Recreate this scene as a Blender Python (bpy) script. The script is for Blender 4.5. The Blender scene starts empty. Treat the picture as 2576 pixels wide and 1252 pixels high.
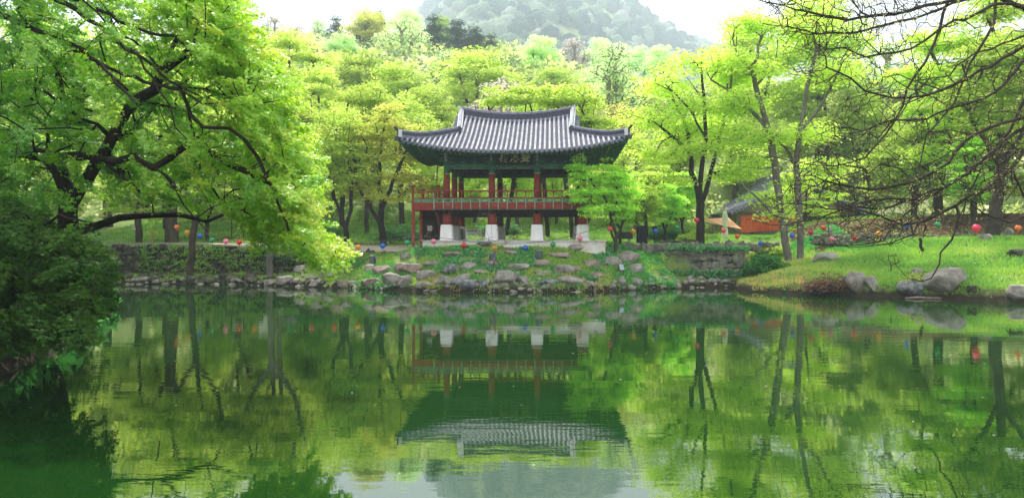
import bpy, math, random
import numpy as np
from mathutils import Vector, noise, Matrix
R = math.radians
scene = bpy.context.scene
col = scene.collection
# ------------------------------------------------------------------ camera
F = 1860.0; HX = 1288.0; HY = 595.0; EYE = 2.6      # focal length and horizon in units of a 2576-wide frame
cam = bpy.data.cameras.new("camera"); cam_o = bpy.data.objects.new("camera", cam); col.objects.link(cam_o)
cam_o.location = (0, 0, EYE); cam_o.rotation_euler = (R(90), 0, 0)
cam.sensor_width = 36; cam.lens = 36 * F / 2576; cam.shift_y = -31 / 2576
cam.clip_start = 0.1; cam.clip_end = 5000
scene.camera = cam_o
# ------------------------------------------------------------------ world, sun, exposure
SUN_EL, SUN_AZ = R(56), R(14)                         # sun stands beyond the pavilion, a little to the left
world = bpy.data.worlds.new("World"); scene.world = world; world.use_nodes = True
wn, wl = world.node_tree.nodes, world.node_tree.links
wn.clear()
w_out = wn.new('ShaderNodeOutputWorld'); w_bg = wn.new('ShaderNodeBackground'); w_sky = wn.new('ShaderNodeTexSky')
w_mix = wn.new('ShaderNodeMix'); w_mix.data_type = 'RGBA'
w_sky.sky_type = 'NISHITA'; w_sky.sun_disc = False; w_sky.sun_elevation = SUN_EL; w_sky.sun_rotation = -SUN_AZ
w_sky.air_density = 1.0; w_sky.dust_density = 4.0
w_mix.inputs[0].default_value = 0.8
w_mix.inputs[7].default_value = (9.6, 9.7, 9.9, 1)    # thin bright cloud veil over the blue
wl.new(w_sky.outputs[0], w_mix.inputs[6]); wl.new(w_mix.outputs[2], w_bg.inputs[0])
w_bg.inputs[1].default_value = 0.08
wl.new(w_bg.outputs[0], w_out.inputs[0])
sun = bpy.data.lights.new("sun", 'SUN'); sun.energy = 4.8; sun.angle = R(2.5); sun.color = (1, 0.95, 0.86)
sun_o = bpy.data.objects.new("sun", sun); col.objects.link(sun_o)
sd = Vector((-math.sin(SUN_AZ) * math.cos(SUN_EL), math.cos(SUN_AZ) * math.cos(SUN_EL), math.sin(SUN_EL)))
sun_o.rotation_euler = (-sd).to_track_quat('-Z', 'Y').to_euler(); sun_o.location = (0, 30, 60)
vs = scene.view_settings
scene.display_settings.display_device = 'sRGB'
vs.view_transform = 'Standard'; vs.look = 'None'; vs.exposure = 1.16; vs.gamma = 1
cy = scene.cycles
cy.max_bounces = 7; cy.diffuse_bounces = 4; cy.glossy_bounces = 3; cy.transmission_bounces = 5; cy.volume_bounces = 1
cy.transparent_max_bounces = 8; cy.use_denoising = True; cy.caustics_reflective = False; cy.caustics_refractive = False

# ------------------------------------------------------------------ helpers
rng = np.random.default_rng(7)
def at(px, py, Y):
    return Vector(((px - HX) * Y / F, Y, EYE + (HY - py) * Y / F))

def link(o, parent=None):
    col.objects.link(o)
    if parent is not None: o.parent = parent
    return o
def tag(o, label=None, cat=None, group=None, kind=None):
    if label: o['label'] = label
    if cat: o['category'] = cat
    if group: o['group'] = group
    if kind: o['kind'] = kind
    return o
def empty(name, loc, rz=0, label=None, cat=None, group=None):
    o = bpy.data.objects.new(name, None); o.location = loc; o.rotation_euler = (0, 0, rz); o.empty_display_size = .3
    link(o); return tag(o, label, cat, group)
def copy_tree(o, parent=None):
    c = o.copy(); link(c, parent)
    for ch in o.children: copy_tree(ch, c)
    return c

class MB:
    def __init__(s): s.v = []; s.f = []; s.m = []; s.s = []
    def add(s, vs, fs, mi=0, sm=False):
        b = len(s.v); s.v.extend([tuple(p) for p in vs])
        for f in fs: s.f.append([b + i for i in f]); s.m.append(mi); s.s.append(sm)
    def box(s, c, d, mi=0, rz=0, top=1.0, rx=0):
        x, y, z = [k / 2 for k in d]
        M = Matrix.Translation(c) @ Matrix.Rotation(rz, 4, 'Z') @ Matrix.Rotation(rx, 4, 'X')
        P = [(-x, -y, -z), (x, -y, -z), (x, y, -z), (-x, y, -z), (-x * top, -y * top, z), (x * top, -y * top, z), (x * top, y * top, z), (-x * top, y * top, z)]
        s.add([M @ Vector(p) for p in P], [(0, 3, 2, 1), (4, 5, 6, 7), (0, 1, 5, 4), (1, 2, 6, 5), (2, 3, 7, 6), (3, 0, 4, 7)], mi)
    def cbox(s, c, d, b, mi=0, rz=0, top=1.0):        # box with chamfered vertical and top edges
        x, y, z = [k / 2 for k in d]
        def ring(x, y, zz, b): return [(-x + b, -y, zz), (x - b, -y, zz), (x, -y + b, zz), (x, y - b, zz), (x - b, y, zz), (-x + b, y, zz), (-x, y - b, zz), (-x, -y + b, zz)]
        P = ring(x, y, -z, b) + ring(x * top, y * top, z - b, b) + ring(x * top - b, y * top - b, z, b * .6)
        M = Matrix.Translation(c) @ Matrix.Rotation(rz, 4, 'Z')
        fs = [tuple(range(7, -1, -1)), tuple(range(16, 24))]
        for k in (0, 8):
            fs += [(k + i, k + (i + 1) % 8, k + 8 + (i + 1) % 8, k + 8 + i) for i in range(8)]
        s.add([M @ Vector(p) for p in P], fs, mi)
    def beam(s, a, b, w, h, mi=0):
        a, b = Vector(a), Vector(b); d = (b - a).normalized()
        sx = d.cross(Vector((0, 0, 1)))
        sx = sx.normalized() if sx.length > 1e-4 else Vector((1, 0, 0))
        up = sx.cross(d).normalized()
        P = []
        for q in (a, b):
            for i, j in ((-1, -1), (1, -1), (1, 1), (-1, 1)): P.append(q + sx * (i * w / 2) + up * (j * h / 2))
        s.add(P, [(0, 3, 2, 1), (4, 5, 6, 7), (0, 1, 5, 4), (1, 2, 6, 5), (2, 3, 7, 6), (3, 0, 4, 7)], mi)
    def tube(s, pts, rad, n=8, mi=0, cap=True, sm=True):
        pts = [Vector(p) for p in pts]
        if not hasattr(rad, '__len__'): rad = [rad] * len(pts)
        P = []
        for i, p in enumerate(pts):
            d = (pts[min(i + 1, len(pts) - 1)] - pts[max(i - 1, 0)]).normalized()
            a = d.cross(Vector((0, 0, 1)))
            a = a.normalized() if a.length > 1e-3 else Vector((1, 0, 0))
            b = d.cross(a)
            for k in range(n):
                t = 2 * math.pi * k / n
                P.append(p + (a * math.cos(t) + b * math.sin(t)) * rad[i])
        fs = []
        for i in range(len(pts) - 1):
            for k in range(n): fs.append((i * n + k, i * n + (k + 1) % n, (i + 1) * n + (k + 1) % n, (i + 1) * n + k))
        s.add(P, fs, mi, sm)
        if cap:
            m = len(pts) - 1
            s.add([P[k] for k in range(n)], [tuple(range(n - 1, -1, -1))], mi); s.add([P[m * n + k] for k in range(n)], [tuple(range(n))], mi)
    def lathe(s, c, prof, n=16, mi=0, sm=True):
        P = []
        for r, z in prof:
            for k in range(n):
                t = 2 * math.pi * k / n; P.append((c[0] + r * math.cos(t), c[1] + r * math.sin(t), c[2] + z))
        fs = []
        for i in range(len(prof) - 1):
            for k in range(n): fs.append((i * n + k, i * n + (k + 1) % n, (i + 1) * n + (k + 1) % n, (i + 1) * n + k))
        fs.append(tuple(range(n - 1, -1, -1))); fs.append(tuple((len(prof) - 1) * n + k for k in range(n)))
        s.add(P, fs, mi, sm)
    def grid(s, rows, mi=0, sm=True):
        nr, nc = len(rows), len(rows[0])
        s.add([p for r in rows for p in r], [(i * nc + j, i * nc + j + 1, (i + 1) * nc + j + 1, (i + 1) * nc + j) for i in range(nr - 1) for j in range(nc - 1)], mi, sm)
    def build(s, name, mats, parent=None, **kw):
        me = bpy.data.meshes.new(name); me.from_pydata(s.v, [], s.f); me.update()
        if not isinstance(mats, (list, tuple)): mats = [mats]
        for m in mats: me.materials.append(m)
        me.polygons.foreach_set('material_index', s.m); me.polygons.foreach_set('use_smooth', s.s)
        o = bpy.data.objects.new(name, me); link(o, parent)
        if kw: tag(o, **kw)
        return o

def np_mesh(name, V, Fq, mats, attr=None, smooth=False):
    """V (n,3), Fq (m,k) faces of one size"""
    me = bpy.data.meshes.new(name)
    n, m, k = len(V), len(Fq), Fq.shape[1]
    me.vertices.add(n); me.vertices.foreach_set('co', V.astype(np.float32).ravel())
    me.loops.add(m * k); me.loops.foreach_set('vertex_index', Fq.astype(np.int32).ravel())
    me.polygons.add(m); me.polygons.foreach_set('loop_start', np.arange(0, m * k, k, dtype=np.int32))
    try: me.polygons.foreach_set('loop_total', np.full(m, k, dtype=np.int32))
    except Exception: pass
    if smooth: me.polygons.foreach_set('use_smooth', np.ones(m, dtype=bool))
    for mm in (mats if isinstance(mats, (list, tuple)) else [mats]): me.materials.append(mm)
    if attr is not None:
        a = me.attributes.new('rnd', 'FLOAT', 'FACE'); a.data.foreach_set('value', attr.astype(np.float32))
    me.update(calc_edges=True); me.validate()
    return me

# ------------------------------------------------------------------ materials
def newmat(name):
    m = bpy.data.materials.new(name); m.use_nodes = True; nt = m.node_tree; nt.nodes.clear()
    return m, nt.nodes, nt.links
def ramp(n, stops):
    r = n.new('ShaderNodeValToRGB'); e = r.color_ramp.elements
    while len(e) < len(stops): e.new(.5)
    for i, (p, c) in enumerate(stops): e[i].position = p; e[i].color = (*c, 1)
    return r
def mat(name, c1, c2=None, scale=6, rough=.8, bump=.0, bscale=None, spec=.10, detail=5, stretch=(1, 1, 1), thr=(.35, .65), c3=None):
    m, n, l = newmat(name)
    o = n.new('ShaderNodeOutputMaterial'); b = n.new('ShaderNodeBsdfPrincipled'); l.new(b.outputs[0], o.inputs[0])
    b.inputs['Roughness'].default_value = rough; b.inputs['Specular IOR Level'].default_value = spec
    tc = n.new('ShaderNodeTexCoord'); mp = n.new('ShaderNodeMapping'); l.new(tc.outputs['Object'], mp.inputs[0]); mp.inputs['Scale'].default_value = stretch
    nz = n.new('ShaderNodeTexNoise'); nz.inputs['Scale'].default_value = scale; nz.inputs['Detail'].default_value = detail; nz.inputs['Roughness'].default_value = .62
    l.new(mp.outputs[0], nz.inputs['Vector'])
    if c2 is None: c2 = tuple(k * .8 for k in c1)
    st = [(thr[0], c1), (thr[1], c2)]
    if c3: st.append((min(.95, thr[1] + .12), c3))
    r = ramp(n, st); l.new(nz.outputs[0], r.inputs[0]); l.new(r.outputs[0], b.inputs['Base Color'])
    if bump:
        nb = n.new('ShaderNodeTexNoise'); nb.inputs['Scale'].default_value = bscale or scale * 3; nb.inputs['Detail'].default_value = 6
        l.new(mp.outputs[0], nb.inputs['Vector'])
        bp = n.new('ShaderNodeBump'); bp.inputs['Strength'].default_value = 1; bp.inputs['Distance'].default_value = bump
        l.new(nb.outputs[0], bp.inputs['Height']); l.new(bp.outputs[0], b.inputs['Normal'])
    return m
def leafmat(name, cols, trans=.5, gloss=.05, tcol=None, jitter=.25):
    """cols: colours spread over the leaves; translucent leaf blades"""
    m, n, l = newmat(name)
    o = n.new('ShaderNodeOutputMaterial')
    at_ = n.new('ShaderNodeAttribute'); at_.attribute_name = 'rnd'
    oi = n.new('ShaderNodeObjectInfo')
    ad = n.new('ShaderNodeMath'); ad.operation = 'MULTIPLY_ADD'; ad.inputs[1].default_value = jitter
    sb = n.new('ShaderNodeMath'); sb.operation = 'SUBTRACT'; sb.inputs[1].default_value = .5
    l.new(oi.outputs['Random'], sb.inputs[0]); l.new(sb.outputs[0], ad.inputs[0]); l.new(at_.outputs['Fac'], ad.inputs[2])
    r = ramp(n, [(i / (len(cols) - 1), c) for i, c in enumerate(cols)])
    l.new(ad.outputs[0], r.inputs[0])
    d = n.new('ShaderNodeBsdfDiffuse'); t = n.new('ShaderNodeBsdfTranslucent'); g = n.new('ShaderNodeBsdfGlossy'); g.inputs['Roughness'].default_value = .38
    l.new(r.outputs[0], d.inputs[0])
    hs = n.new('ShaderNodeHueSaturation'); hs.inputs['Saturation'].default_value = 1.0; hs.inputs['Value'].default_value = 1.3 * trans / .5
    l.new(r.outputs[0], hs.inputs['Color']); l.new(hs.outputs[0], t.inputs[0])
    m1 = n.new('ShaderNodeAddShader'); l.new(d.outputs[0], m1.inputs[0]); l.new(t.outputs[0], m1.inputs[1])
    m2 = n.new('ShaderNodeMixShader'); m2.inputs[0].default_value = gloss; l.new(m1.outputs[0], m2.inputs[1]); l.new(g.outputs[0], m2.inputs[2])
    l.new(m2.outputs[0], o.inputs[0])
    return m

M = {}
M['bark_dark'] = mat('bark dark', (.018, .014, .011), (.045, .036, .026), 5, .9, .02, stretch=(1, 1, .3))
M['bark_brown'] = mat('bark brown', (.035, .028, .02), (.09, .075, .055), 4, .9, .02, stretch=(1, 1, .3))
M['bark_grey'] = mat('bark grey', (.10, .095, .075), (.22, .205, .17), 3, .9, .02, stretch=(1, 1, .4))
M['bark_moss'] = mat('bark mossy', (.035, .028, .022), (.07, .055, .042), 3.2, .9, .015, thr=(.4, .6), c3=(.085, .095, .03))
M['twig'] = mat('twig pale', (.16, .13, .10), (.28, .22, .18), 8, .9)
M['leaf_near'] = leafmat('leaf near maple', [(.05, .16, .009), (.11, .26, .014), (.24, .36, .02), (.42, .40, .07)], .5, .07, jitter=.0)
M['leaf_shade'] = leafmat('leaf shaded green', [(.010, .035, .005), (.024, .068, .007), (.055, .11, .010)], .4, .01, jitter=.0)  # canopy shade is put into these dark leaf greens
M['leaf_yellow'] = leafmat('leaf yellow green', [(.16, .24, .03), (.28, .36, .055), (.40, .43, .11)], .5, .03)
M['leaf_bright'] = leafmat('leaf bright yellow green', [(.20, .30, .035), (.32, .41, .06), (.45, .49, .13)], .55, .02)
M['leaf_green'] = leafmat('leaf spring green', [(.12, .20, .022), (.22, .29, .04), (.34, .37, .07)], .5, .03)
M['leaf_fresh'] = leafmat('leaf fresh green', [(.16, .32, .03), (.27, .44, .05), (.42, .54, .09)], .48, .04)
M['leaf_rust'] = leafmat('leaf rusty', [(.18, .24, .035), (.29, .33, .055), (.40, .34, .10)], .5, .03)
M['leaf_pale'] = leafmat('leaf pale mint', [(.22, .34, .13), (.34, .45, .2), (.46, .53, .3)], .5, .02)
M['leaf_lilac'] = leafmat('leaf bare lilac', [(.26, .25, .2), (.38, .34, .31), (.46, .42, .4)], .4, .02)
M['leaf_pine'] = leafmat('needles', [(.02, .06, .035), (.035, .085, .045), (.06, .12, .05)], .25, .02)
M['leaf_deep'] = leafmat('leaf deep green', [(.02, .10, .02), (.04, .17, .03), (.08, .24, .045)], .4, .05)
M['leaf_brown'] = leafmat('leaf purple brown', [(.07, .035, .03), (.14, .07, .05), (.22, .13, .08)], .3, .03)
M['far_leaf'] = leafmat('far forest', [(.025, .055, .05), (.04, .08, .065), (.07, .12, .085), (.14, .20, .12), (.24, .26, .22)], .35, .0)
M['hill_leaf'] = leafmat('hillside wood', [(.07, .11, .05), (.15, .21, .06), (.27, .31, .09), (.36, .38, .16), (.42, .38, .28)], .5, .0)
M['bud'] = leafmat('bud leaves', [(.26, .32, .06), (.36, .38, .10), (.36, .28, .16)], .4, .04)
M['grass'] = leafmat('grass blades', [(.045, .13, .015), (.12, .25, .025), (.19, .31, .035), (.30, .33, .07)], .4, .04)
M['grass_dry'] = leafmat('dry grass', [(.28, .30, .06), (.42, .36, .12), (.42, .27, .12)], .4, .03)
M['cover'] = leafmat('ground cover leaf', [(.02, .15, .03), (.04, .23, .045), (.08, .30, .06)], .35, .08)
M['rock'] = mat('rock grey brown', (.18, .16, .135), (.34, .31, .27), 2.3, .9, .03, 9, c3=(.50, .48, .45), thr=(.35, .62))
M['rock_red'] = mat('rock reddish', (.21, .15, .125), (.35, .27, .23), 2.5, .9, .03, 9, c3=(.36, .32, .28), thr=(.35, .64))
M['rock_dark'] = mat('rock slate', (.09, .095, .09), (.25, .255, .25), 3.5, .85, .03, 10, c3=(.34, .35, .35), thr=(.38, .6))
M['rock_moss'] = mat('rock mossy', (.025, .026, .018), (.10, .10, .065), 2.2, .95, .05, 8, c3=(.17, .22, .06), thr=(.40, .56))
M['wall_stone'] = mat('wall stone', (.09, .09, .065), (.22, .215, .17), 2.6, .9, .04, 9, c3=(.26, .30, .16), thr=(.38, .58))
M['mortar'] = mat('wall joint soil', (.02, .019, .014), (.04, .037, .028), 5)
M['path'] = mat('path paving', (.42, .34, .28), (.53, .46, .40), 1.2, .9, .004, 30)
M['kerb'] = mat('kerb stone', (.26, .24, .20), (.36, .34, .29), 3, .9, .01)
M['granite'] = mat('white granite', (.70, .67, .66), (.80, .78, .77), 2.0, .8, .003, 30, thr=(.3, .6))
M['granite_pink'] = mat('platform granite', (.66, .55, .48), (.80, .77, .74), .9, .85, .004, 30, thr=(.4, .6))
M['red'] = mat('oxide red paint', (.24, .038, .026), (.29, .05, .034), 3, .6, .002, 20)
M['red_worn'] = mat('worn fascia paint', (.24, .038, .026), (.30, .055, .04), 2.2, .7, .003, 20, thr=(.4, .62), c3=(.42, .22, .19), stretch=(1, 1, 3))
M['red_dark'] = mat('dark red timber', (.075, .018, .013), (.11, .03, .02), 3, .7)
M['timber_dark'] = mat('dark timber', (.022, .014, .010), (.04, .026, .018), 4, .8)  # near-black brown shared by deck, stair boards, gable and sign posts
M['green'] = mat('paint green', (.03, .13, .075), (.05, .18, .10), 5, .6)
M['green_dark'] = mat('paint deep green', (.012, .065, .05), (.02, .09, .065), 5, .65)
M['green_pale'] = mat('paint pale green', (.09, .26, .14), (.14, .31, .19), 8, .6)
M['teal'] = mat('paint teal', (.012, .05, .055), (.02, .075, .075), 3, .7)
M['cream'] = mat('paint cream', (.42, .38, .29), (.22, .30, .21), 14, .6, thr=(.45, .55))
M['pinkend'] = mat('rafter end paint', (.42, .24, .19), (.5, .33, .26), 10, .7)
M['plaque'] = mat('plaque board', (.010, .012, .016), (.018, .02, .026), 3, .5)
M['gold'] = mat('gold lettering', (.68, .52, .24), (.75, .6, .32), 10, .4)
M['tile_field'] = mat('tile field', (.05, .05, .07), (.10, .098, .13), 7, .85, .01, 20, spec=.1)
M['tile_roll'] = mat('tile roll', (.27, .275, .31), (.43, .435, .47), 2.4, .8, .006, 20, spec=.12)
M['tile_dark'] = mat('hall tile roll', (.08, .085, .11), (.15, .155, .19), 3, .85, .006, 20, spec=.1)
M['tile_cap'] = mat('tile cap', (.13, .13, .19), (.25, .25, .33), 9, .8, .005, 30, spec=.15)
M['lime'] = mat('lime plaster', (.60, .60, .62), (.72, .72, .74), 3, .8, .005)
M['black'] = mat('black metal', (.012, .012, .014), (.022, .022, .024), 5, .45)
M['board'] = mat('board grey white', (.62, .63, .62), (.7, .7, .7), 3, .5)
M['banner'] = mat('banner sheet', (.50, .60, .58), (.62, .68, .68), 2, .6)
M['ink'] = mat('ink', (.02, .05, .05), (.03, .07, .06), 3, .6)
M['blue_ink'] = mat('blue ink', (.02, .16, .42), (.03, .2, .5), 3, .6)
M['lamp_grey'] = mat('floodlight housing', (.09, .11, .125), (.14, .165, .18), 4, .4, spec=.5)
M['glass'] = mat('floodlight glass', (.30, .34, .37), (.4, .44, .47), 2, .15, spec=.7)
M['orange_cloth'] = mat('orange curtain', (.62, .085, .03), (.72, .14, .05), 1.5, .8)
M['awning'] = mat('awning cloth', (.52, .27, .14), (.62, .34, .19), 1.5, .8)
M['white_cloth'] = mat('parasol cloth', (.68, .66, .6), (.78, .77, .73), 4, .85)
M['plaster'] = mat('hall plaster', (.33, .27, .23), (.42, .36, .3), 2, .9)
M['wood_grey'] = mat('weathered timber', (.15, .12, .10), (.24, .2, .17), 4, .85, stretch=(.3, 1, 1))
M['litter'] = mat('leaf litter', (.20, .13, .11), (.36, .27, .24), 9, .95, .03, 20)

# ground: soil, moss and grass mixed by noise
def groundmat():
    m, n, l = newmat('ground soil and grass')
    o = n.new('ShaderNodeOutputMaterial'); b = n.new('ShaderNodeBsdfPrincipled'); l.new(b.outputs[0], o.inputs[0]); b.inputs['Roughness'].default_value = .95
    b.inputs['Specular IOR Level'].default_value = .15
    tc = n.new('ShaderNodeTexCoord')
    a = n.new('ShaderNodeTexNoise'); a.inputs['Scale'].default_value = .35; a.inputs['Detail'].default_value = 8; a.inputs['Roughness'].default_value = .7
    c = n.new('ShaderNodeTexNoise'); c.inputs['Scale'].default_value = 4.; c.inputs['Detail'].default_value = 6
    l.new(tc.outputs['Object'], a.inputs['Vector']); l.new(tc.outputs['Object'], c.inputs['Vector'])
    r1 = ramp(n, [(.36, (.13, .10, .065)), (.5, (.13, .20, .045)), (.66, (.2, .30, .06))]); l.new(a.outputs[0], r1.inputs[0])
    r2 = ramp(n, [(.35, (.10, .085, .05)), (.6, (.17, .28, .05))]); l.new(c.outputs[0], r2.inputs[0])
    mx = n.new('ShaderNodeMix'); mx.data_type = 'RGBA'; mx.inputs[0].default_value = .45
    l.new(r1.outputs[0], mx.inputs[6]); l.new(r2.outputs[0], mx.inputs[7]); l.new(mx.outputs[2], b.inputs['Base Color'])
    sx_ = n.new('ShaderNodeSeparateXYZ'); l.new(tc.outputs['Object'], sx_.inputs[0])
    ad = n.new('ShaderNodeMath'); ad.operation = 'MULTIPLY_ADD'; ad.inputs[1].default_value = .35; l.new(c.outputs[0], ad.inputs[0]); l.new(sx_.outputs['Z'], ad.inputs[2])
    mr = n.new('ShaderNodeMapRange'); mr.inputs[1].default_value = .34; mr.inputs[2].default_value = .55; l.new(ad.outputs[0], mr.inputs[0])
    mw = n.new('ShaderNodeMix'); mw.data_type = 'RGBA'; l.new(mr.outputs[0], mw.inputs[0]); mw.inputs[6].default_value = (.035, .026, .016, 1)   # wet soil at the waterline
    l.new(mx.outputs[2], mw.inputs[7]); l.new(mw.outputs[2], b.inputs['Base Color'])
    bp = n.new('ShaderNodeBump'); bp.inputs['Distance'].default_value = .05; l.new(c.outputs[0], bp.inputs['Height']); l.new(bp.outputs[0], b.inputs['Normal'])
    return m
M['ground'] = groundmat()
def watermat():
    m, n, l = newmat('pond water')
    o = n.new('ShaderNodeOutputMaterial'); b = n.new('ShaderNodeBsdfPrincipled'); l.new(b.outputs[0], o.inputs[0])
    b.inputs['Base Color'].default_value = (.007, .036, .005, 1); b.inputs['Roughness'].default_value = .0; b.inputs['IOR'].default_value = 2.35
    tc = n.new('ShaderNodeTexCoord')
    def wave(scale, sc, amp, detail=2, rot=0):
        mp = n.new('ShaderNodeMapping'); mp.inputs['Scale'].default_value = scale; mp.inputs['Rotation'].default_value = (0, 0, rot); l.new(tc.outputs['Object'], mp.inputs[0])
        z = n.new('ShaderNodeTexNoise'); z.inputs['Scale'].default_value = sc; z.inputs['Detail'].default_value = detail; l.new(mp.outputs[0], z.inputs['Vector'])
        k = n.new('ShaderNodeMath'); k.operation = 'MULTIPLY'; k.inputs[1].default_value = amp; l.new(z.outputs[0], k.inputs[0]); return k
    big = wave((.35, 1.6, 1), 1.3, .0026, 2, R(8)); fine = wave((1.2, 4.2, 1), 2.2, .0007, 3, R(-6))
    patch = n.new('ShaderNodeTexNoise'); patch.inputs['Scale'].default_value = .16; patch.inputs['Detail'].default_value = 3; l.new(tc.outputs['Object'], patch.inputs['Vector'])
    pr = n.new('ShaderNodeMapRange'); pr.inputs[1].default_value = .38; pr.inputs[2].default_value = .62; pr.inputs[3].default_value = .35; pr.inputs[4].default_value = 1.3; l.new(patch.outputs[0], pr.inputs[0])
    ad = n.new('ShaderNodeMath'); ad.operation = 'ADD'; l.new(big.outputs[0], ad.inputs[0]); l.new(fine.outputs[0], ad.inputs[1])
    mu = n.new('ShaderNodeMath'); mu.operation = 'MULTIPLY'; l.new(ad.outputs[0], mu.inputs[0]); l.new(pr.outputs[0], mu.inputs[1])
    bp = n.new('ShaderNodeBump'); bp.inputs['Distance'].default_value = 1; bp.inputs['Strength'].default_value = 1
    l.new(mu.outputs[0], bp.inputs['Height']); l.new(bp.outputs[0], b.inputs['Normal'])
    return m
M['water'] = watermat()

# ------------------------------------------------------------------ terrain
SHORE = np.array([(-21.9, 40), (-17.6, 40.6), (-13.7, 39.3), (-8.8, 37.5), (-6.5, 35.8), (-2.5, 34.3), (.2, 34.4), (3.0, 34.6), (6.0, 35.9), (9.3, 37.6),
                  (11.6, 38.2), (10.9, 36.3), (11.1, 35.0), (12.2, 33.9), (13.5, 33), (15.6, 31.9), (17, 31.3), (18.4, 30.2), (20, 29.1), (23.5, 25), (17, 20), (13, 14), (10, 6), (8, -3),
                  (-7, -3), (-7.5, 6), (-9.0, 12), (-10.8, 18), (-14, 26), (-19.5, 35), (-23, 38.6)], dtype=float)
def shore_dist(X, Y):
    P = np.stack([np.ravel(X), np.ravel(Y)], 1).astype(float)
    d = np.full(len(P), 1e9); ins = np.zeros(len(P), bool)
    n = len(SHORE)
    for i in range(n):
        a, b = SHORE[i], SHORE[(i + 1) % n]; ab = b - a
        t = np.clip(((P - a) @ ab) / (ab @ ab), 0, 1)
        d = np.minimum(d, np.hypot(*(P - a - t[:, None] * ab).T))
        c = ((a[1] > P[:, 1]) != (b[1] > P[:, 1]))
        with np.errstate(divide='ignore', invalid='ignore'):
            xi = (b[0] - a[0]) * (P[:, 1] - a[1]) / (b[1] - a[1] + 1e-12) + a[0]
        ins ^= c & (P[:, 0] < xi)
    return np.where(ins, -d, d).reshape(np.shape(X))
def sstep(x, a, b):
    t = np.clip((x - a) / (b - a), 0, 1); return t * t * (3 - 2 * t)
def lerp(a, b, t): return a + (b - a) * t
PEAK_X = [-220, -110, -60, -37, -12, 15, 40, 57, 79, 110, 220]
PEAK_Z = [22, 40, 66, 84, 112, 122, 104, 88, 72, 55, 30]
def height(X, Y):
    X = np.asarray(X, float); Y = np.asarray(Y, float)
    s = shore_dist(X, Y)
    wob = .10 * np.sin(X * .9 + Y * .5) * np.sin(Y * .8 - X * .3) + .04 * np.sin(X * 3.1 + 1) * np.sin(Y * 2.7)
    under = np.maximum(-1.3, -.12 + s * .35)
    side = np.clip(1.72 + (Y - 42) * .085 + np.clip(-X - 15, 0, 6) * .06, 1.5, 2.12)       # the path terrace dips toward the water
    cen = np.minimum(lerp(side, 2.05, sstep(X, -6.5, -4.5)), .12 + .50 * s)
    lef = np.where(Y < 43.2, .18 + .09 * s, side)
    rw = np.where(Y < 39.1, .22 + .22 * s, 1.95)
    rig = np.minimum(2.35, .42 + .175 * s) + np.maximum(0, s - 12) * .03
    nea = np.minimum(2.2, .30 + .16 * s)
    L = lerp(lef, cen, sstep(X, -12.4, -10.8))
    C = lerp(L, rw, sstep(X, 7.8, 8.6))
    H = lerp(C, np.minimum(rig, 2.4 + 0 * s), sstep(X, 12.15, 12.9))
    H = lerp(nea, H, sstep(Y, 27 + 0 * Y, 29.0))
    H = np.where((Y > 20) & (X > 14) & (Y < 40), np.minimum(rig, 2.4), H)
    flat = lerp(wob, 0.15 * wob, sstep(Y, 38, 41))
    H = H + flat * sstep(s, .2, 1.5)
    # gentle lawn behind, then the wooded hillside
    H = H + np.clip(Y - 49, 0, 12) * .14 + np.where(X > 14, np.clip(Y - 47, 0, 20) * .03, 0)
    slope = np.interp(X, [-120, -30, 0, 25, 120], [.36, .40, .38, .30, .30])
    hill = np.clip(Y - 61, 0, 14) * slope + np.clip(Y - 75, 0, 150) * (slope - .085)
    H = H + hill + 1.6 * np.sin(X * .07 + 1.3) * np.sin(Y * .06) * sstep(Y, 65, 100)
    H = H - np.clip(Y - 226, 0, 60) * .1
    mound = sstep(X, 17, 20.5) * (np.clip((Y - 42.4) * .26, 0, 1.1) + np.clip((X - 20) * .05, 0, .5) * sstep(Y, 41, 44)) * (1 - sstep(Y, 50, 54))
    H = H + mound
    yard = sstep(X, 13, 16) * np.where(X > 18.5, sstep(Y, 49, 53), 1) * (1 - sstep(Y, 66, 72)) * sstep(Y, 43, 46)
    H = lerp(H, np.minimum(H, 2.5), yard)
    pk = np.interp(X * 300 / np.maximum(Y, 250), PEAK_X, PEAK_Z) * 4.9
    tt = sstep(Y, 290, 1500) * .5 + .5 * np.clip((Y - 290) / 1200, 0, 1)
    rug = 34 * np.sin(X * .011 + Y * .004) * np.sin(Y * .007 + 2) + 16 * np.sin(X * .025 - Y * .01)
    H = np.where(Y > 290, lerp(H, pk + rug * sstep(Y, 290, 700), tt), H)
    H = np.where(Y > 1540, H - (Y - 1540) * .3, H)
    side = np.clip(np.abs(X) - 26 - .45 * np.maximum(Y, 0), 0, 40) * .10
    H = H + side
    lip = sstep(s, 0, .25)
    return np.where(s > 0, lerp(under * 0 - .12, H, lip), under)
def hz(x, y): return float(height(np.array([x]), np.array([y]))[0])
def ray_ground(px, py, y0=26., y1=120.):
    Y = np.arange(y0, y1, .05); X = (px - HX) * Y / F; Z = EYE + (HY - py) * Y / F
    k = np.nonzero(Z <= height(X, Y))[0]
    i = k[0] if len(k) else len(Y) - 1
    return Vector((X[i], Y[i], float(height(X[i:i + 1], Y[i:i + 1])[0])))

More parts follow.
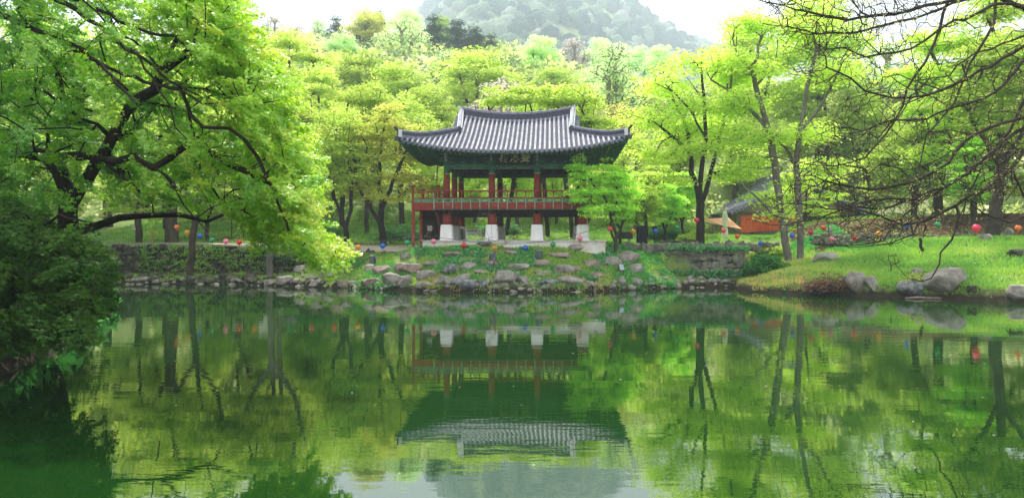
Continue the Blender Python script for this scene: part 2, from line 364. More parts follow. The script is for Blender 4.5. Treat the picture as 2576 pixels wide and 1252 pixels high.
def axis(lo, hi, step, far_lo, far_hi, g=1.09):
    mid = list(np.arange(lo, hi + 1e-6, step)); a = []; p = lo; s_ = step
    while p > far_lo: s_ *= g; p -= s_; a.append(p)
    b = []; p = mid[-1]; s_ = step
    while p < far_hi: s_ *= g; p += s_; b.append(p)
    return np.array(a[::-1] + mid + b)
ax = axis(-26, 27, .3, -1700, 1700); ay = axis(-4, 62, .3, -60, 150)
ay = np.concatenate([ay[ay < 75], np.arange(75, 300, 4.0), np.arange(300, 1740, 18.)])
GX, GY = np.meshgrid(ax, ay)
GZ = height(GX, GY)
nx, ny = len(ax), len(ay)
idx = np.arange(nx * ny).reshape(ny, nx)
Fq = np.stack([idx[:-1, :-1], idx[:-1, 1:], idx[1:, 1:], idx[1:, :-1]], -1).reshape(-1, 4)
me = np_mesh('ground', np.stack([GX, GY, GZ], -1).reshape(-1, 3), Fq, M['ground'], smooth=True)
tag(link(bpy.data.objects.new('ground', me)), kind='structure')
wmb = MB(); wmb.add([(-60, -30, 0), (60, -30, 0), (60, 44, 0), (-60, 44, 0)], [(0, 1, 2, 3)])
wmb.build('water', M['water'], kind='structure')

# ------------------------------------------------------------------ leaves and branches
def norm(a): return a / np.maximum(1e-9, np.linalg.norm(a, axis=-1, keepdims=True))
def leaf_arrays(P, U, N, size, lobes=(0,), width=.5, droop=.15, rnd=None):
    """each leaf: one slim quad per lobe, fanned in its plane"""
    U = norm(U); V = norm(np.cross(N, U)); N2 = np.cross(U, V)
    n = len(P); size = np.broadcast_to(size, (n,))[:, None]
    out = []
    for a in lobes:
        L = .8 if abs(a) > .1 else 1.
        D = U * math.cos(a) + V * math.sin(a); S = -U * math.sin(a) + V * math.cos(a)
        out.append(np.stack([P, P + (D * .5 * L + S * width * .5) * size, P + (D * L - N2 * droop) * size, P + (D * .5 * L - S * width * .5) * size], 1))
    Vv = np.concatenate(out, 0).reshape(-1, 3)
    Fq = np.arange(len(Vv)).reshape(-1, 4)
    r = np.tile(rnd if rnd is not None else rng.random(n), len(lobes))
    return Vv, Fq, r
def leaf_obj(name, arr, m, parent=None):
    return link(bpy.data.objects.new(name, np_mesh(name, arr[0], arr[1], m, arr[2])), parent)

def grow(roots, attr, step=.5, pen=.25, jit=.06, lift=.0, tip=.01, k=.5, rmax=.3, kin=None):
    """roots: list of (points, start_radius, end_radius) polylines, joined in order; attr (n,3).
       every attractor is joined to the cheapest node; returns nodes, parents, radii"""
    nodes = []; par = []; plen = []; fixed = []
    for pts, r0, r1 in roots:
        pts = [np.array(p, float) for p in pts]
        if nodes:
            A = np.array(nodes); j = int(np.argmin(((A - pts[0]) ** 2).sum(1)))
            if np.linalg.norm(A[j] - pts[0]) > 1e-3: seq = [A[j]] + pts
            else: seq = pts
        else: nodes.append(pts[0]); par.append(-1); plen.append(0); fixed.append(r0); j = 0; seq = pts
        tot = sum(np.linalg.norm(seq[i + 1] - seq[i]) for i in range(len(seq) - 1)); run = 0
        for i in range(len(seq) - 1):
            a, b = seq[i], seq[i + 1]; L = np.linalg.norm(b - a); m = max(1, int(L / step))
            for q in range(1, m + 1):
                p = a + (b - a) * q / m + (rng.normal(0, jit * .3, 3) if q < m else 0)
                run += L / m
                nodes.append(p); par.append(j); plen.append(plen[j] + L / m * .6); fixed.append(lerp(r0, r1, run / max(tot, 1e-6))); j = len(nodes) - 1
    nf = len(nodes)
    cap = nf + len(attr) * 60
    NA = np.zeros((cap, 3)); NA[:nf] = nodes; PL = np.full(cap, 1e9); PL[:nf] = plen
    cnt = nf; PAR = par[:]
    c0 = NA[:nf]
    d0 = np.array([np.min(np.linalg.norm(c0 - a, axis=1)) for a in attr])
    tips = []
    for ai in np.argsort(d0):
        a = attr[ai]
        d = np.linalg.norm(NA[:cnt] - a, axis=1)
        j = int(np.argmin(d + pen * PL[:cnt]))
        L = d[j]; m = max(1, int(L / step)); base = NA[j].copy()
        side = rng.normal(0, jit * L, 3); side[2] += lift * L
        for q in range(1, m + 1):
            t = q / m
            NA[cnt] = base + (a - base) * t + side * (t * (1 - t) * 2) + (rng.normal(0, jit * .35 * step, 3) if q < m else 0)
            PL[cnt] = PL[j] + L / m; PAR.append(j); j = cnt; cnt += 1
        tips.append((ai, j))
    load = np.zeros(cnt)
    for _, j in tips: load[j] += 1
    for i in range(cnt - 1, 0, -1): load[PAR[i]] += load[i]
    rad = np.minimum(rmax, tip * np.maximum(load, .8) ** k)
    for i in range(nf): rad[i] = max(rad[i], fixed[i]) if fixed[i] else rad[i]
    dirs = np.zeros((len(attr), 3))
    for ai, j in tips:
        dirs[ai] = NA[j] - NA[PAR[j]]
    return NA[:cnt], np.array(PAR), rad, dirs
def branch_mesh(name, nodes, par, rad, m, n=5, rmin=0.0):
    """tapered prism per segment"""
    i = np.nonzero((par >= 0) & (rad >= rmin))[0]
    A = nodes[par[i]]; B = nodes[i]
    ra = np.minimum(rad[par[i]], rad[i] * 1.35); rb = rad[i]
    D = norm(B - A); B = B + D * rb[:, None] * .4
    ref = np.where(np.abs(D[:, 2:3]) > .9, np.array([[1., 0, 0]]), np.array([[0, 0, 1.]]))
    S = norm(np.cross(D, ref)); T = np.cross(D, S)
    rings = []
    for C, r in ((A, ra), (B, rb)):
        for q in range(n):
            t = 2 * math.pi * q / n; rings.append(C + (S * math.cos(t) + T * math.sin(t)) * r[:, None])
    V = np.stack(rings, 1).reshape(-1, 3)
    b = (np.arange(len(i)) * 2 * n)[:, None]
    F_ = np.concatenate([np.stack([b[:, 0] + q, b[:, 0] + (q + 1) % n, b[:, 0] + n + (q + 1) % n, b[:, 0] + n + q], 1) for q in range(n)], 0)
    return np_mesh(name, V, F_, m, smooth=True)
def blob_points(blobs, n, tier=0., shell=.55):
    w = np.array([b[3] * b[4] * b[5] for b in blobs]) ** .75; w /= w.sum(); out = []
    for b, k in zip(blobs, rng.multinomial(n, w)):
        d = norm(rng.normal(size=(k, 3))); r = (shell + (1 - shell) * rng.random(k)) ; r = np.where(rng.random(k) < .25, rng.random(k), r)
        p = d * r[:, None] * np.array(b[3:6]); p[:, 2] = np.where(p[:, 2] < -.45 * b[5], -.45 * b[5] * rng.random(k), p[:, 2])
        p += np.array(b[:3])
        if tier: p[:, 2] = np.round(p[:, 2] / tier) * tier + rng.normal(0, tier * .13, k)
        out.append(p)
    return np.concatenate(out)
def tier_leaves(attr, centre, per, rad, size, flat=.16, lobes=(-.6, .6), width=.62, tilt=.35, lump=None):
    n = len(attr); P = np.repeat(attr, per, 0); m = len(P)
    th = rng.random(m) * 2 * math.pi; rr = np.sqrt(rng.random(m)) * rad * np.repeat(.65 + .7 * rng.random(n), per)
    off = np.stack([np.cos(th) * rr, np.sin(th) * rr, rng.normal(0, flat * rad, m) - .35 * rr * rr / rad], 1)
    P = P + off
    out = norm(P - centre); U = norm(off * np.array([1, 1, .2]) + rng.normal(0, .25, (m, 3)) * rad + out * .3 * rad)
    N = norm(np.array([0, 0, 1.]) + out * tilt + rng.normal(0, .35, (m, 3)))
    r = np.clip(np.repeat(rng.random(n), per) * .55 + rng.random(m) * .45, 0, 1)
    return leaf_arrays(P, U, N, size * (.7 + .6 * rng.random(m)), lobes, width, rnd=r)

def make_tree(name, loc, label, cat, roots, blobs, n_attr, leaf, bark, per=40, rad=.6, size=.15, tier=.8, step=.5, pen=.3, tip=.012, k=.5, rmax=.3,
              rz=0, scale=(1, 1, 1), lift=.1, rmin=.008, group=None, lobes=(-.6, .6), shell=.5, width=.62, flat=.16):
    o = empty(name, loc, rz, label, cat, group); o.scale = scale
    A = blob_points(blobs, n_attr, tier, shell)
    nd, pa, ra, dr = grow(roots, A, step, pen, .09, lift, tip, k, rmax)
    link(bpy.data.objects.new('trunk', branch_mesh('trunk', nd, pa, ra, bark, 6, rmin)), o)
    c = np.array([np.mean([b[0] for b in blobs]), np.mean([b[1] for b in blobs]), np.mean([b[2] for b in blobs]) - 1])
    if per: leaf_obj('crown', tier_leaves(A, c, per, rad, size, lobes=lobes, width=width, flat=flat), leaf, o)
    return o

# ------------------------------------------------------------------ pavilion
PB = 2.05
pav = empty('pavilion', (.30, 43.2, PB), R(-3), 'two storey tiled timber pavilion on white stone pedestals facing the pond', 'pavilion')
def zz(z): return z - PB
CX = [-3.675, -1.225, 1.225, 3.675]; RY = [-3.2, 0, 3.2]
mb = MB()
mb.cbox((0, -.2, zz(2.02)), (9.6, 8.6, .76), .02, 0)
mb.box((0, -.2, zz(2.39)), (9.72, 8.72, .04), 1)
plat = mb.build('platform', [M['granite_pink'], M['granite']], pav)
for iy, y in enumerate(RY):
    for ix, x in enumerate(CX):
        if iy == 1 and ix in (1, 2): continue
        b = MB(); b.cbox((x, y, zz(2.41 + .42)), (.70, .70, .84), .05, 0, top=.88); b.build('pedestal', M['granite'], pav)
        c = MB(); c.lathe((x, y, 0), [(.235, zz(3.25)), (.23, zz(3.6)), (.225, zz(3.98))], 20)
        c.build('lower_column', M['red'], pav)
        c = MB(); c.lathe((x, y, 0), [(.175, zz(4.42)), (.178, zz(5.2)), (.165, zz(5.98))], 20, 0)
        c.lathe((x, y, 0), [(.18, zz(5.98)), (.18, zz(6.03))], 20, 2)
        c.lathe((x, y, 0), [(.168, zz(6.03)), (.163, zz(6.56))], 20, 1)
        c.build('upper_column', [M['red'], M['green'], M['cream']], pav)
# floor frame and deck
mb = MB()
for y in RY: mb.box((0, y, zz(3.92)), (8.0, .24, .22), 0)
for x in CX: mb.box((x, 0, zz(3.915)), (.22, 6.9, .19), 0)
mb.box((0, 0, zz(4.2)), (8.3, 7.5, .34), 0)
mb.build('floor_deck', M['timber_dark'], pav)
def railing(p0, p1, nb, outward, posts=True):
    p0, p1 = Vector(p0), Vector(p1); d = (p1 - p0); L = d.length; u = d / L; o = Vector(outward); ang = math.atan2(u.y, u.x)
    mid = (p0 + p1) / 2
    f = MB(); f.box(mid + Vector((0, 0, zz(4.225))), (L, .07, .41), 0, ang); f.box(mid + o * .04 + Vector((0, 0, zz(4.035))), (L, .05, .05), 1, ang)
    f.build('fascia_board', [M['red_worn'], M['green_dark']], pav)
    g = MB(); w = L / nb
    for i in range(nb):                                  # pierced band: six-sided slot through each panel
        c = p0 + u * (w * (i + .5)); hw, hh = w / 2, .10
        for side in (.03, -.03):
            def P(a, b): return c + u * a + o * side + Vector((0, 0, zz(4.53) + b))
            q = [P(-.15, 0), P(-.08, .038), P(.08, .038), P(.15, 0), P(.08, -.038), P(-.08, -.038)]
            O = [P(-hw, -hh), P(hw, -hh), P(hw, hh), P(-hw, hh)]
            v = q + O
            g.add(v, [(6, 7, 4, 5), (9, 1, 2, 8), (6, 5, 0), (6, 0, 9), (9, 0, 1), (7, 8, 3), (7, 3, 4), (8, 2, 3)], 0)
    g.build('pierced_band', M['green_pale'], pav)
    t = MB(); t.box(mid + Vector((0, 0, zz(4.665))), (L, .09, .07), 0, ang)
    t.build('middle_rail', M['red'], pav)
    r = MB(); a = p0 + Vector((0, 0, zz(5.03))) - u * .12; b = p1 + Vector((0, 0, zz(5.03))) + u * .12
    r.tube([a, a + u * L * .5, b], .036, 8); r.build('handrail', M['red'], pav)
    if posts:
        for i in range(nb + 1):
            c = p0 + u * (w * i) + o * .075
            q = MB(); z0 = zz(4.04)
            q.lathe((c.x, c.y, 0), [(.03, z0), (.03, z0 + .12), (.042, z0 + .15), (.028, z0 + .2), (.028, z0 + .36), (.042, z0 + .42), (.026, z0 + .48), (.024, z0 + .62)], 8, 0)
            q.lathe((c.x, c.y, 0), [(.022, z0 + .62), (.036, z0 + .68), (.02, z0 + .74), (.03, z0 + .93)], 8, 1)
            q.box((c.x, c.y, z0 + .945), (.13, .13, .045), 1, ang)
            q.build('baluster', [M['cream'], M['red']], pav)
railing((-4.25, -3.82, 0), (4.05, -3.82, 0), 17, (0, -1, 0))
railing((4.05, -3.82, 0), (4.05, 3.8, 0), 15, (1, 0, 0))
railing((4.05, 3.8, 0), (-4.25, 3.8, 0), 17, (0, 1, 0), False)
railing((-4.25, 3.8, 0), (-4.25, -1.9, 0), 11, (-1, 0, 0), False)
# stair landing at the left end, boxed stair running down behind it
lb = MB()
lb.box((-4.86, -3.7, zz(4.225)), (1.16, .07, .41), 0); lb.box((-5.44, -2.8, zz(4.225)), (.07, 1.75, .41), 0); lb.box((-4.86, -2.8, zz(4.38)), (1.1, 1.7, .06), 1)
lb.box((-4.86, -3.7, zz(4.66)), (1.16, .07, .06), 0); lb.box((-5.0, -3.7, zz(4.53)), (.05, .06, .2), 0)
lb.box((-4.86, -3.7, zz(4.53)), (1.10, .03, .19), 2)
lb.tube([(-5.45, -3.7, zz(4.98)), (-4.85, -3.7, zz(4.98)), (-4.3, -3.7, zz(5.02))], .032, 8, 0)
for x in (-5.0, -4.62): lb.box((x, -3.7, zz(4.8)), (.05, .05, .32), 0)
lb.box((-4.28, -3.76, zz(4.5)), (.11, .11, .95), 3)
lb.build('stair_landing', [M['red'], M['timber_dark'], M['green_pale'], M['cream']], pav)
for (x, y, h) in ((-5.45, -3.7, 5.2), (-5.2, -1.9, 5.1), (-4.1, -3.35, 5.22), (-3.9, -1.95, 5.1), (-4.3, -1.9, 5.05)):
    q = MB(); q.box((x, y, zz((4.02 + h) / 2)), (.11, .11, h - 4.02), 0)
    q.lathe((x, y, zz(h)), [(.05, 0), (.03, .03), (.075, .07), (.085, .12), (.07, .17), (.03, .2)], 10, 0)
    q.build('newel_post', M['red'], pav)
for (x, y) in ((-5.42, -3.66), (-5.3, -2.0)):
    q = MB(); q.box((x, y, zz(3.02)), (.15, .15, 1.98), 0); q.build('landing_post', M['red'], pav)
st = MB()
for i in range(11):
    y = -1.9 + i * .33; z = 4.2 - i * .2
    st.box((-4.8, y, zz(z)), (1.05, .34, .05), 0); st.box((-4.8, y - .16, zz(z - .1)), (1.05, .03, .18), 0)
st.beam((-5.34, -2.0, zz(4.15)), (-5.34, 1.7, zz(2.1)), .07, .35, 0); st.beam((-4.26, -2.0, zz(4.15)), (-4.26, 1.7, zz(2.1)), .07, .35, 0)
st.box((-4.8, -1.72, zz(3.0)), (1.0, .05, 1.9), 1)
st.beam((-4.2, -3.3, zz(3.95)), (-3.95, -2.4, zz(2.1)), .2, .16, 0)
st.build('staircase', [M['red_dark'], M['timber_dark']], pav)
# lintels, panels, brackets
def lintel_run(a, b, name='lintel'):
    a, b = Vector(a), Vector(b); u = (b - a).normalized(); L = (b - a).length; ang = math.atan2(u.y, u.x); mid = (a + b) / 2
    q = MB(); q.box(mid + Vector((0, 0, zz(6.40))), (L - .3, .17, .25), 0, ang)
    for t in (.12, .5, .88):
        q.box(a + (b - a) * t + Vector((0, 0, zz(6.40))), (.16, .182, .252), 1, ang); q.box(a + (b - a) * t + Vector((0, 0, zz(6.40))), (.06, .19, .07), 2, ang)
    q.box(mid + Vector((0, 0, zz(6.275))), (L - .32, .176, .018), 3, ang)
    q.box(mid + Vector((0, 0, zz(6.555))), (L, .26, .05), 1, ang)
    q.box(mid + Vector((0, 0, zz(6.82))), (L, .05, .48), 4, ang)
    for i in range(4):
        p = a + (b - a) * (i + .5) / 4
        q.box(p + Vector((0, 0, zz(6.64))), (.22, .14, .08), 0, ang); q.box(p + Vector((0, 0, zz(6.76))), (.12, .16, .16), 1, ang)
    q.build(name, [M['green'], M['green_dark'], M['pinkend'], M['cream'], M['teal']], pav)
for y in (-3.2, 3.2):
    for i in range(3): lintel_run((CX[i], y, 0), (CX[i + 1], y, 0))
for x in (-3.675, 3.675):
    for i in range(2): lintel_run((x, RY[i], 0), (x, RY[i + 1], 0))
pur = MB()
for y in (-3.2, 3.2): pur.tube([(-4.3, y, zz(7.12)), (0, y, zz(7.1)), (4.3, y, zz(7.12))], .13, 10, 0)
for x in (-3.675, 3.675): pur.tube([(x, -3.8, zz(7.12)), (x, 0, zz(7.1)), (x, 3.8, zz(7.12))], .13, 10, 0)
pur.build('purlin', M['green'], pav)
for iy, y in enumerate(RY):
    for ix, x in enumerate(CX):
        if iy == 1 and ix in (1, 2): continue
        q = MB(); oy = -1 if y < 0 else (1 if y > 0 else 0); ox = -1 if ix == 0 else (1 if ix == 3 else 0)
        q.box((x, y, zz(6.64)), (.42, .42, .13), 0)
        for k, (ln, z) in enumerate(((.55, 6.72), (.8, 6.86), (1.0, 7.0))):
            if oy: q.box((x, y + oy * ln * .28, zz(z)), (.1, ln, .10), k % 2); q.box((x, y + oy * (ln * .28 + ln / 2), zz(z + .01)), (.105, .06, .13), 2)
            q.box((x, y, zz(z)), (ln, .12, .10), (k + 1) % 2)
            if ox: q.box((x + ox * ln * .28, y, zz(z - .004)), (ln, .098, .098), k % 2)
        q.build('bracket', [M['green'], M['green_dark'], M['cream']], pav)
cl = MB(); cl.box((0, 0, zz(7.27)), (7.2, 6.3, .05), 0)
for y in (-1.6, 0, 1.6): cl.box((0, y, zz(7.1)), (7.2, .2, .26), 1)
for x in (-1.225, 1.225): cl.box((x, 0, zz(6.5)), (.24, 6.3, .3), 1)
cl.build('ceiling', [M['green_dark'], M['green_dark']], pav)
# plaque with three characters
pl = MB(); py_ = -3.62
pl.box((.02, py_, zz(6.78)), (2.0, .06, .58), 0, 0, rx=R(-9))
for dz in (-.3, .3): pl.box((.02, py_ - .01 - dz * .16, zz(6.78) + dz), (2.1, .08, .05), 1, 0, rx=R(-9))
for dx in (-1.02, 1.02): pl.box((.02 + dx, py_ - .01, zz(6.78)), (.05, .08, .6), 1, 0, rx=R(-9))
plq = pl.build('name_plaque', [M['plaque'], M['green_dark']], pav)
def text_mesh(name, body, size, m, parent, loc, rot, ext=.004, sx=1, shear=0, bold=0):
    cu = bpy.data.curves.new(name, 'FONT'); cu.body = body; cu.size = size; cu.extrude = ext; cu.align_x = 'CENTER'; cu.align_y = 'CENTER'; cu.shear = shear; cu.offset = bold
    t = bpy.data.objects.new(name + '_tmp', cu); link(t); bpy.context.view_layer.update()
    me = bpy.data.meshes.new_from_object(t.evaluated_get(bpy.context.evaluated_depsgraph_get()))
    bpy.data.objects.remove(t); bpy.data.curves.remove(cu)
    me.materials.clear(); me.materials.append(m)
    o = bpy.data.objects.new(name, me); link(o, parent); o.location = loc; o.rotation_euler = rot; o.scale = (sx, 1, 1); return o
for i, ch in enumerate('樓溪雙'):
    text_mesh('lettering', ch, .54, M['gold'], plq, (.02 + (i - 1) * .57, py_ - .045, zz(6.79)), (R(90 - 9), 0, 0), .006, 1, .15, .006)
# roof
EW, ED = 5.9, 5.42
def eave_z(t): return 6.97 + .62 * min(1.1, abs(t)) ** 2.5
def eave_front(x): t = abs(x) / EW; return -(5.12 + .30 * t ** 3), eave_z(t)
def eave_side(y): t = abs(y) / ED; return 5.6 + .30 * t ** 3, eave_z(t) 
def ridge_z(x): return 9.33 + .36 * (abs(x) / 3.3) ** 2
def hipu(u): return 2.3 + 3.12 * u, lerp(8.36, 7.66, u) - .12 * math.sin(math.pi * u)
def conc(s): return .78 * s + .22 * s * s
def col_front(x, n=12):                                 # profile of the front slope at x, from top to eave
    ye, ze = eave_front(x); out = []
    if abs(x) <= 3.15: yt, zt, s0 = -.1, ridge_z(x), 1
    else:
        u = (abs(x) - 3.15) / (EW - 3.15); yh, zh = hipu(u); yt, zt = -yh, zh
        if yt < ye: yt = ye + .02
    for i in range(n + 1):
        t = i / n; out.append((x, yt + (ye - yt) * t, ze + (zt - ze) * (conc(1 - t) if abs(x) <= 3.15 else (.93 * (1 - t) + .07 * (1 - t) ** 2))))
    return out
def col_side(y, sgn, n=8):
    xe, ze = eave_side(y)
    if abs(y) <= 2.3: xt, zt = 3.1, 8.3
    else:
        u = (abs(y) - 2.3) / 3.12; xt = 3.15 + (EW - 3.15) * u; zt = hipu(u)[1]
        if xt > xe: xt = xe - .02
    return [(sgn * (xt + (xe - xt) * i / n), y, ze + (zt - ze) * (.93 * (1 - i / n) + .07 * (1 - i / n) ** 2)) for i in range(n + 1)]
def fl(pts, back): return [(x, -y if back else y, zz(z)) for x, y, z in pts]
field = MB(); rolls = MB(); caps = MB()
NR = 46; xs = [(-NR / 2 + i + .5) * (11.7 / NR) for i in range(NR)]
fxs = sorted(set([-EW + 2 * EW * i / 60 for i in range(61)] + [-3.15, 3.15]))
for back in (False, True):
    rows = [fl(col_front(x), back) for x in fxs]
    if back: rows = rows[::-1]
    field.grid(rows[::-1], 0)
    for x in xs:
        P = fl(col_front(x), back); P = [(a, b, c + .035) for a, b, c in P]
        L = abs(P[0][1] - P[-1][1])
        if L < .12: continue
        rolls.tube(P, .066, 8, 0, True)
        e = P[-1]; sg = 1 if back else -1
        caps.tube([(e[0], e[1] - sg * .02, e[2]), (e[0], e[1] + sg * .03, e[2] - .005)], .078, 10, 0)
    for i in range(NR - 1):
        x = (xs[i] + xs[i + 1]) / 2; ye, ze = eave_front(x); sg = 1 if back else -1; y = (-ye if back else ye)
        w = .118; pts = [(x + w * math.cos(math.pi + math.pi * k / 8), 0, .8 * w * math.sin(math.pi + math.pi * k / 8)) for k in range(9)]
        for off in (0.0,):
            v = [(a, y + sg * .03, zz(ze) + .01 + c) for a, b, c in pts] + [(a, y - sg * .0, zz(ze) + .01 + c) for a, b, c in pts]
            caps.add(v, [tuple(range(9)), tuple(range(17, 8, -1))] + [(k, k + 1, k + 10, k + 9) for k in range(8)], 0)
NS = 42; ysd = [(-NS / 2 + i + .5) * (10.7 / NS) for i in range(NS)]
fys = sorted(set([-ED + 2 * ED * i / 50 for i in range(51)] + [-2.3, 2.3]))
for sg in (-1, 1):
    rows = [[(a, b, zz(c)) for a, b, c in col_side(y, sg)] for y in fys]
    if sg < 0: rows = rows[::-1]
    field.grid(rows, 0)
    for y in ysd:
        P = [(a, b, zz(c) + .035) for a, b, c in col_side(y, sg)]
        if abs(P[0][0] - P[-1][0]) < .12: continue
        rolls.tube(P, .066, 8, 0, True); e = P[-1]
        caps.tube([(e[0] - sg * .02, e[1], e[2]), (e[0] + sg * .03, e[1], e[2])], .078, 10, 0)
    for i in range(NS - 1):
        y = (ysd[i] + ysd[i + 1]) / 2; xe, ze = eave_side(y); w = .118
        pts = [(w * math.cos(math.pi + math.pi * k / 8), .8 * w * math.sin(math.pi + math.pi * k / 8)) for k in range(9)]
        v = [(sg * (xe + .03), y + a, zz(ze) + .01 + c) for a, c in pts] + [(sg * xe, y + a, zz(ze) + .01 + c) for a, c in pts]
        caps.add(v, [tuple(range(9)), tuple(range(17, 8, -1))] + [(k, k + 1, k + 10, k + 9) for k in range(8)], 0)
roof = field.build('roof', M['tile_field'], pav)
rolls.build('tile_rolls', M['tile_roll'], roof); caps.build('eave_tiles', M['tile_cap'], roof)
def ridge_strip(pts, w, h, name, mats, capr=.07, side_mi=0):
    """curved ridge wall: layered tile sides, round cap, pale lower course"""
    q = MB(); P = [Vector(p) for p in pts]
    for i in range(len(P) - 1):
        a, b = P[i], P[i + 1]; d = (b - a); d2 = Vector((d.x, d.y, 0)).normalized(); s_ = Vector((-d2.y, d2.x, 0))
        for (z0, z1, ww, mi) in ((-.12, h * .16, w * 1.25, 1), (h * .16, h * .84, w, 0), (h * .84, h, w * 1.2, 1)):
            v = []
            for p in (a, b):
                for (si, zc) in ((-1, z0), (1, z0), (1, z1), (-1, z1)): v.append(p + s_ * (si * ww / 2) + Vector((0, 0, zc)))
            q.add(v, [(0, 3, 2, 1), (4, 5, 6, 7), (0, 1, 5, 4), (1, 2, 6, 5), (2, 3, 7, 6), (3, 0, 4, 7)], mi)
    q.tube([p + Vector((0, 0, h + .02)) for p in P], capr, 8, 1)
    return q.build(name, mats, roof)
rp = [(x, 0, zz(ridge_z(x))) for x in [-3.3 + 6.6 * i / 20 for i in range(21)]]
rg = ridge_strip(rp, .26, .44, 'main_ridge', [M['tile_field'], M['tile_cap']])
for sg in (-1, 1):
    q = MB(); z0 = zz(ridge_z(3.3))
    q.box((sg * 3.34, 0, z0 + .22), (.09, .36, .62), 0); q.beam((sg * 3.3, 0, z0 + .47), (sg * 3.5, 0, z0 + .66), .2, .07, 1)
    q.build('ridge_end', [M['lime'], M['tile_cap']], roof)
    for back in (1, -1):
        pp = [(sg * (3.26 - .02 * i), -back * (.12 + 2.25 * i / 8), zz(lerp(0, 0, 0) + col_front(3.1)[0][2] * 0 + (eave_front(3.1)[1] + (ridge_z(3.1) - eave_front(3.1)[1]) * conc(1 - (.1 + 2.25 * i / 8) / 5.15)) + .02)) for i in range(9)]
        q = MB()
        P = [Vector(p) for p in pp]
        for i in range(8):
            h0, h1 = .42 - .02 * i, .42 - .02 * (i + 1)
            a, b = P[i], P[i + 1]
            v = []
            for p, h in ((a, h0), (b, h1)):
                for (si, zc) in ((-1, -.1), (1, -.1), (1, h), (-1, h)): v.append(p + Vector((si * .14, 0, zc)))
            q.add(v, [(0, 3, 2, 1), (4, 5, 6, 7), (0, 1, 5, 4), (1, 2, 6, 5), (2, 3, 7, 6), (3, 0, 4, 7)], 0)
        q.tube([p + Vector((0, 0, .44 - .02 * i)) for i, p in enumerate(P)], .10, 8, 1)
        e = P[-1]
        q.tube([e + Vector((0, back * .02, .18)), e + Vector((0, -back * .07, .18))], .15, 12, 2)
        q.box(e + Vector((0, -back * .04, -.02)), (.3, .1, .14), 2)
        q.build('gable_ridge', [M['lime'], M['tile_roll'], M['tile_field']], roof)
        hp = []
        for i in range(13):
            u = i / 12; yh, zh = hipu(u); hp.append((sg * (3.15 + (EW - 3.15) * u), -back * yh, zz(zh + .04 + .10 * max(0, u - .7) / .3)))
        ridge_strip(hp, .2, .24, 'hip_ridge', [M['tile_field'], M['tile_cap']], .06)
        q = MB(); c = Vector(hp[-1]); dd = Vector((sg, -back, 0)).normalized()
        q.box(c + Vector((-sg * .12, 0, .1)), (.16, .2, .36), 0); q.beam(c + Vector((0, 0, .25)), c + dd * .22 + Vector((0, 0, .42)), .14, .06, 1)
        q.box(c + dd * .06 + Vector((0, 0, -.16)), (.22, .22, .2), 1)
        q.build('hip_end', [M['lime'], M['tile_field']], roof)
    # gable wall and verge tiles
    q = MB(); xg = sg * 2.95
    g_ = [(xg, -2.2, zz(8.2)), (xg, 2.2, zz(8.2)), (xg, 0, zz(9.55))]; g2 = [(p[0] + sg * .06, p[1], p[2]) for p in g_]
    q.add(g_ + g2, [(0, 2, 1), (3, 4, 5), (0, 1, 4, 3), (1, 2, 5, 4), (2, 0, 3, 5)], 0); q.build('gable_wall', M['timber_dark'], roof)
    q = MB()
    for back in (1, -1):
        for i in range(9):
            y = .15 + i * .25; z = eave_front(3.1)[1] + (ridge_z(3.1) - eave_front(3.1)[1]) * conc(1 - y / 5.15)
            q.tube([(sg * 3.3, -back * y, zz(z) + .04), (sg * 3.58, -back * y, zz(z) + .0)], .07, 8, 0)
    q.build('verge_tiles', M['tile_cap'], roof)
# soffit, rafters
def raft_pts(side, s_, t):
    """side 0 front,1 back,2 left,3 right ; t along eave -1..1 ; returns origin, eave"""
    if side < 2:
        x = t * (EW - .05); ye, ze = eave_front(x); o = (max(-3.5, min(3.5, x * (1 if abs(x) < 3.5 else .9))), -3.05, 7.32 + .06 * max(0, abs(x) - 3)); e = (x, ye, ze - .07)
        if side == 1: o = (o[0], -o[1], o[2]); e = (e[0], -e[1], e[2])
    else:
        y = t * (ED - .05); xe, ze = eave_side(y); o = (3.55, max(-3.05, min(3.05, y)), 7.32 + .06 * max(0, abs(y) - 3)); e = (xe, y, ze - .07)
        if side == 2: o = (-o[0], o[1], o[2]); e = (-e[0], e[1], e[2])
    return Vector((o[0], o[1], zz(o[2]))), Vector((e[0], e[1], zz(e[2])))
sf = MB(); rf = MB(); fr = MB(); eb = MB()
for side in range(4):
    nt = 44 if side < 2 else 40
    rows = []
    for i in range(nt + 1):
        o, e = raft_pts(side, 0, -1 + 2 * i / nt); rows.append([o + Vector((0, 0, .13)), o.lerp(e, .65) + Vector((0, 0, .10)), e + Vector((0, 0, .035))])
    sf.grid(rows if side in (0, 3) else rows[::-1], 0)
    for i in range(nt):
        o, e = raft_pts(side, 0, -1 + 2 * (i + .5) / nt)
        m_ = o.lerp(e, .66) + Vector((0, 0, -.10)); rf.tube([o + Vector((0, 0, .05)), m_], .055, 8, 0)
        dv = (e - o).normalized(); rf.tube([m_, m_ + dv * .012], .058, 8, 1)
        a = o.lerp(e, .5) + Vector((0, 0, .05)); fr.beam(a, e.lerp(o, .02) + Vector((0, 0, -.0)), .075, .085, 0)
    pe = [raft_pts(side, 0, -1 + 2 * i / 40)[1] for i in range(41)]
    for i in range(40): eb.beam(pe[i] + Vector((0, 0, .055)), pe[i + 1] + Vector((0, 0, .055)), .06, .05, 0)
    pe = [raft_pts(side, 0, -1 + 2 * i / 40) for i in range(41)]; pe = [o.lerp(e, .64) + Vector((0, 0, -.02)) for o, e in pe]
    
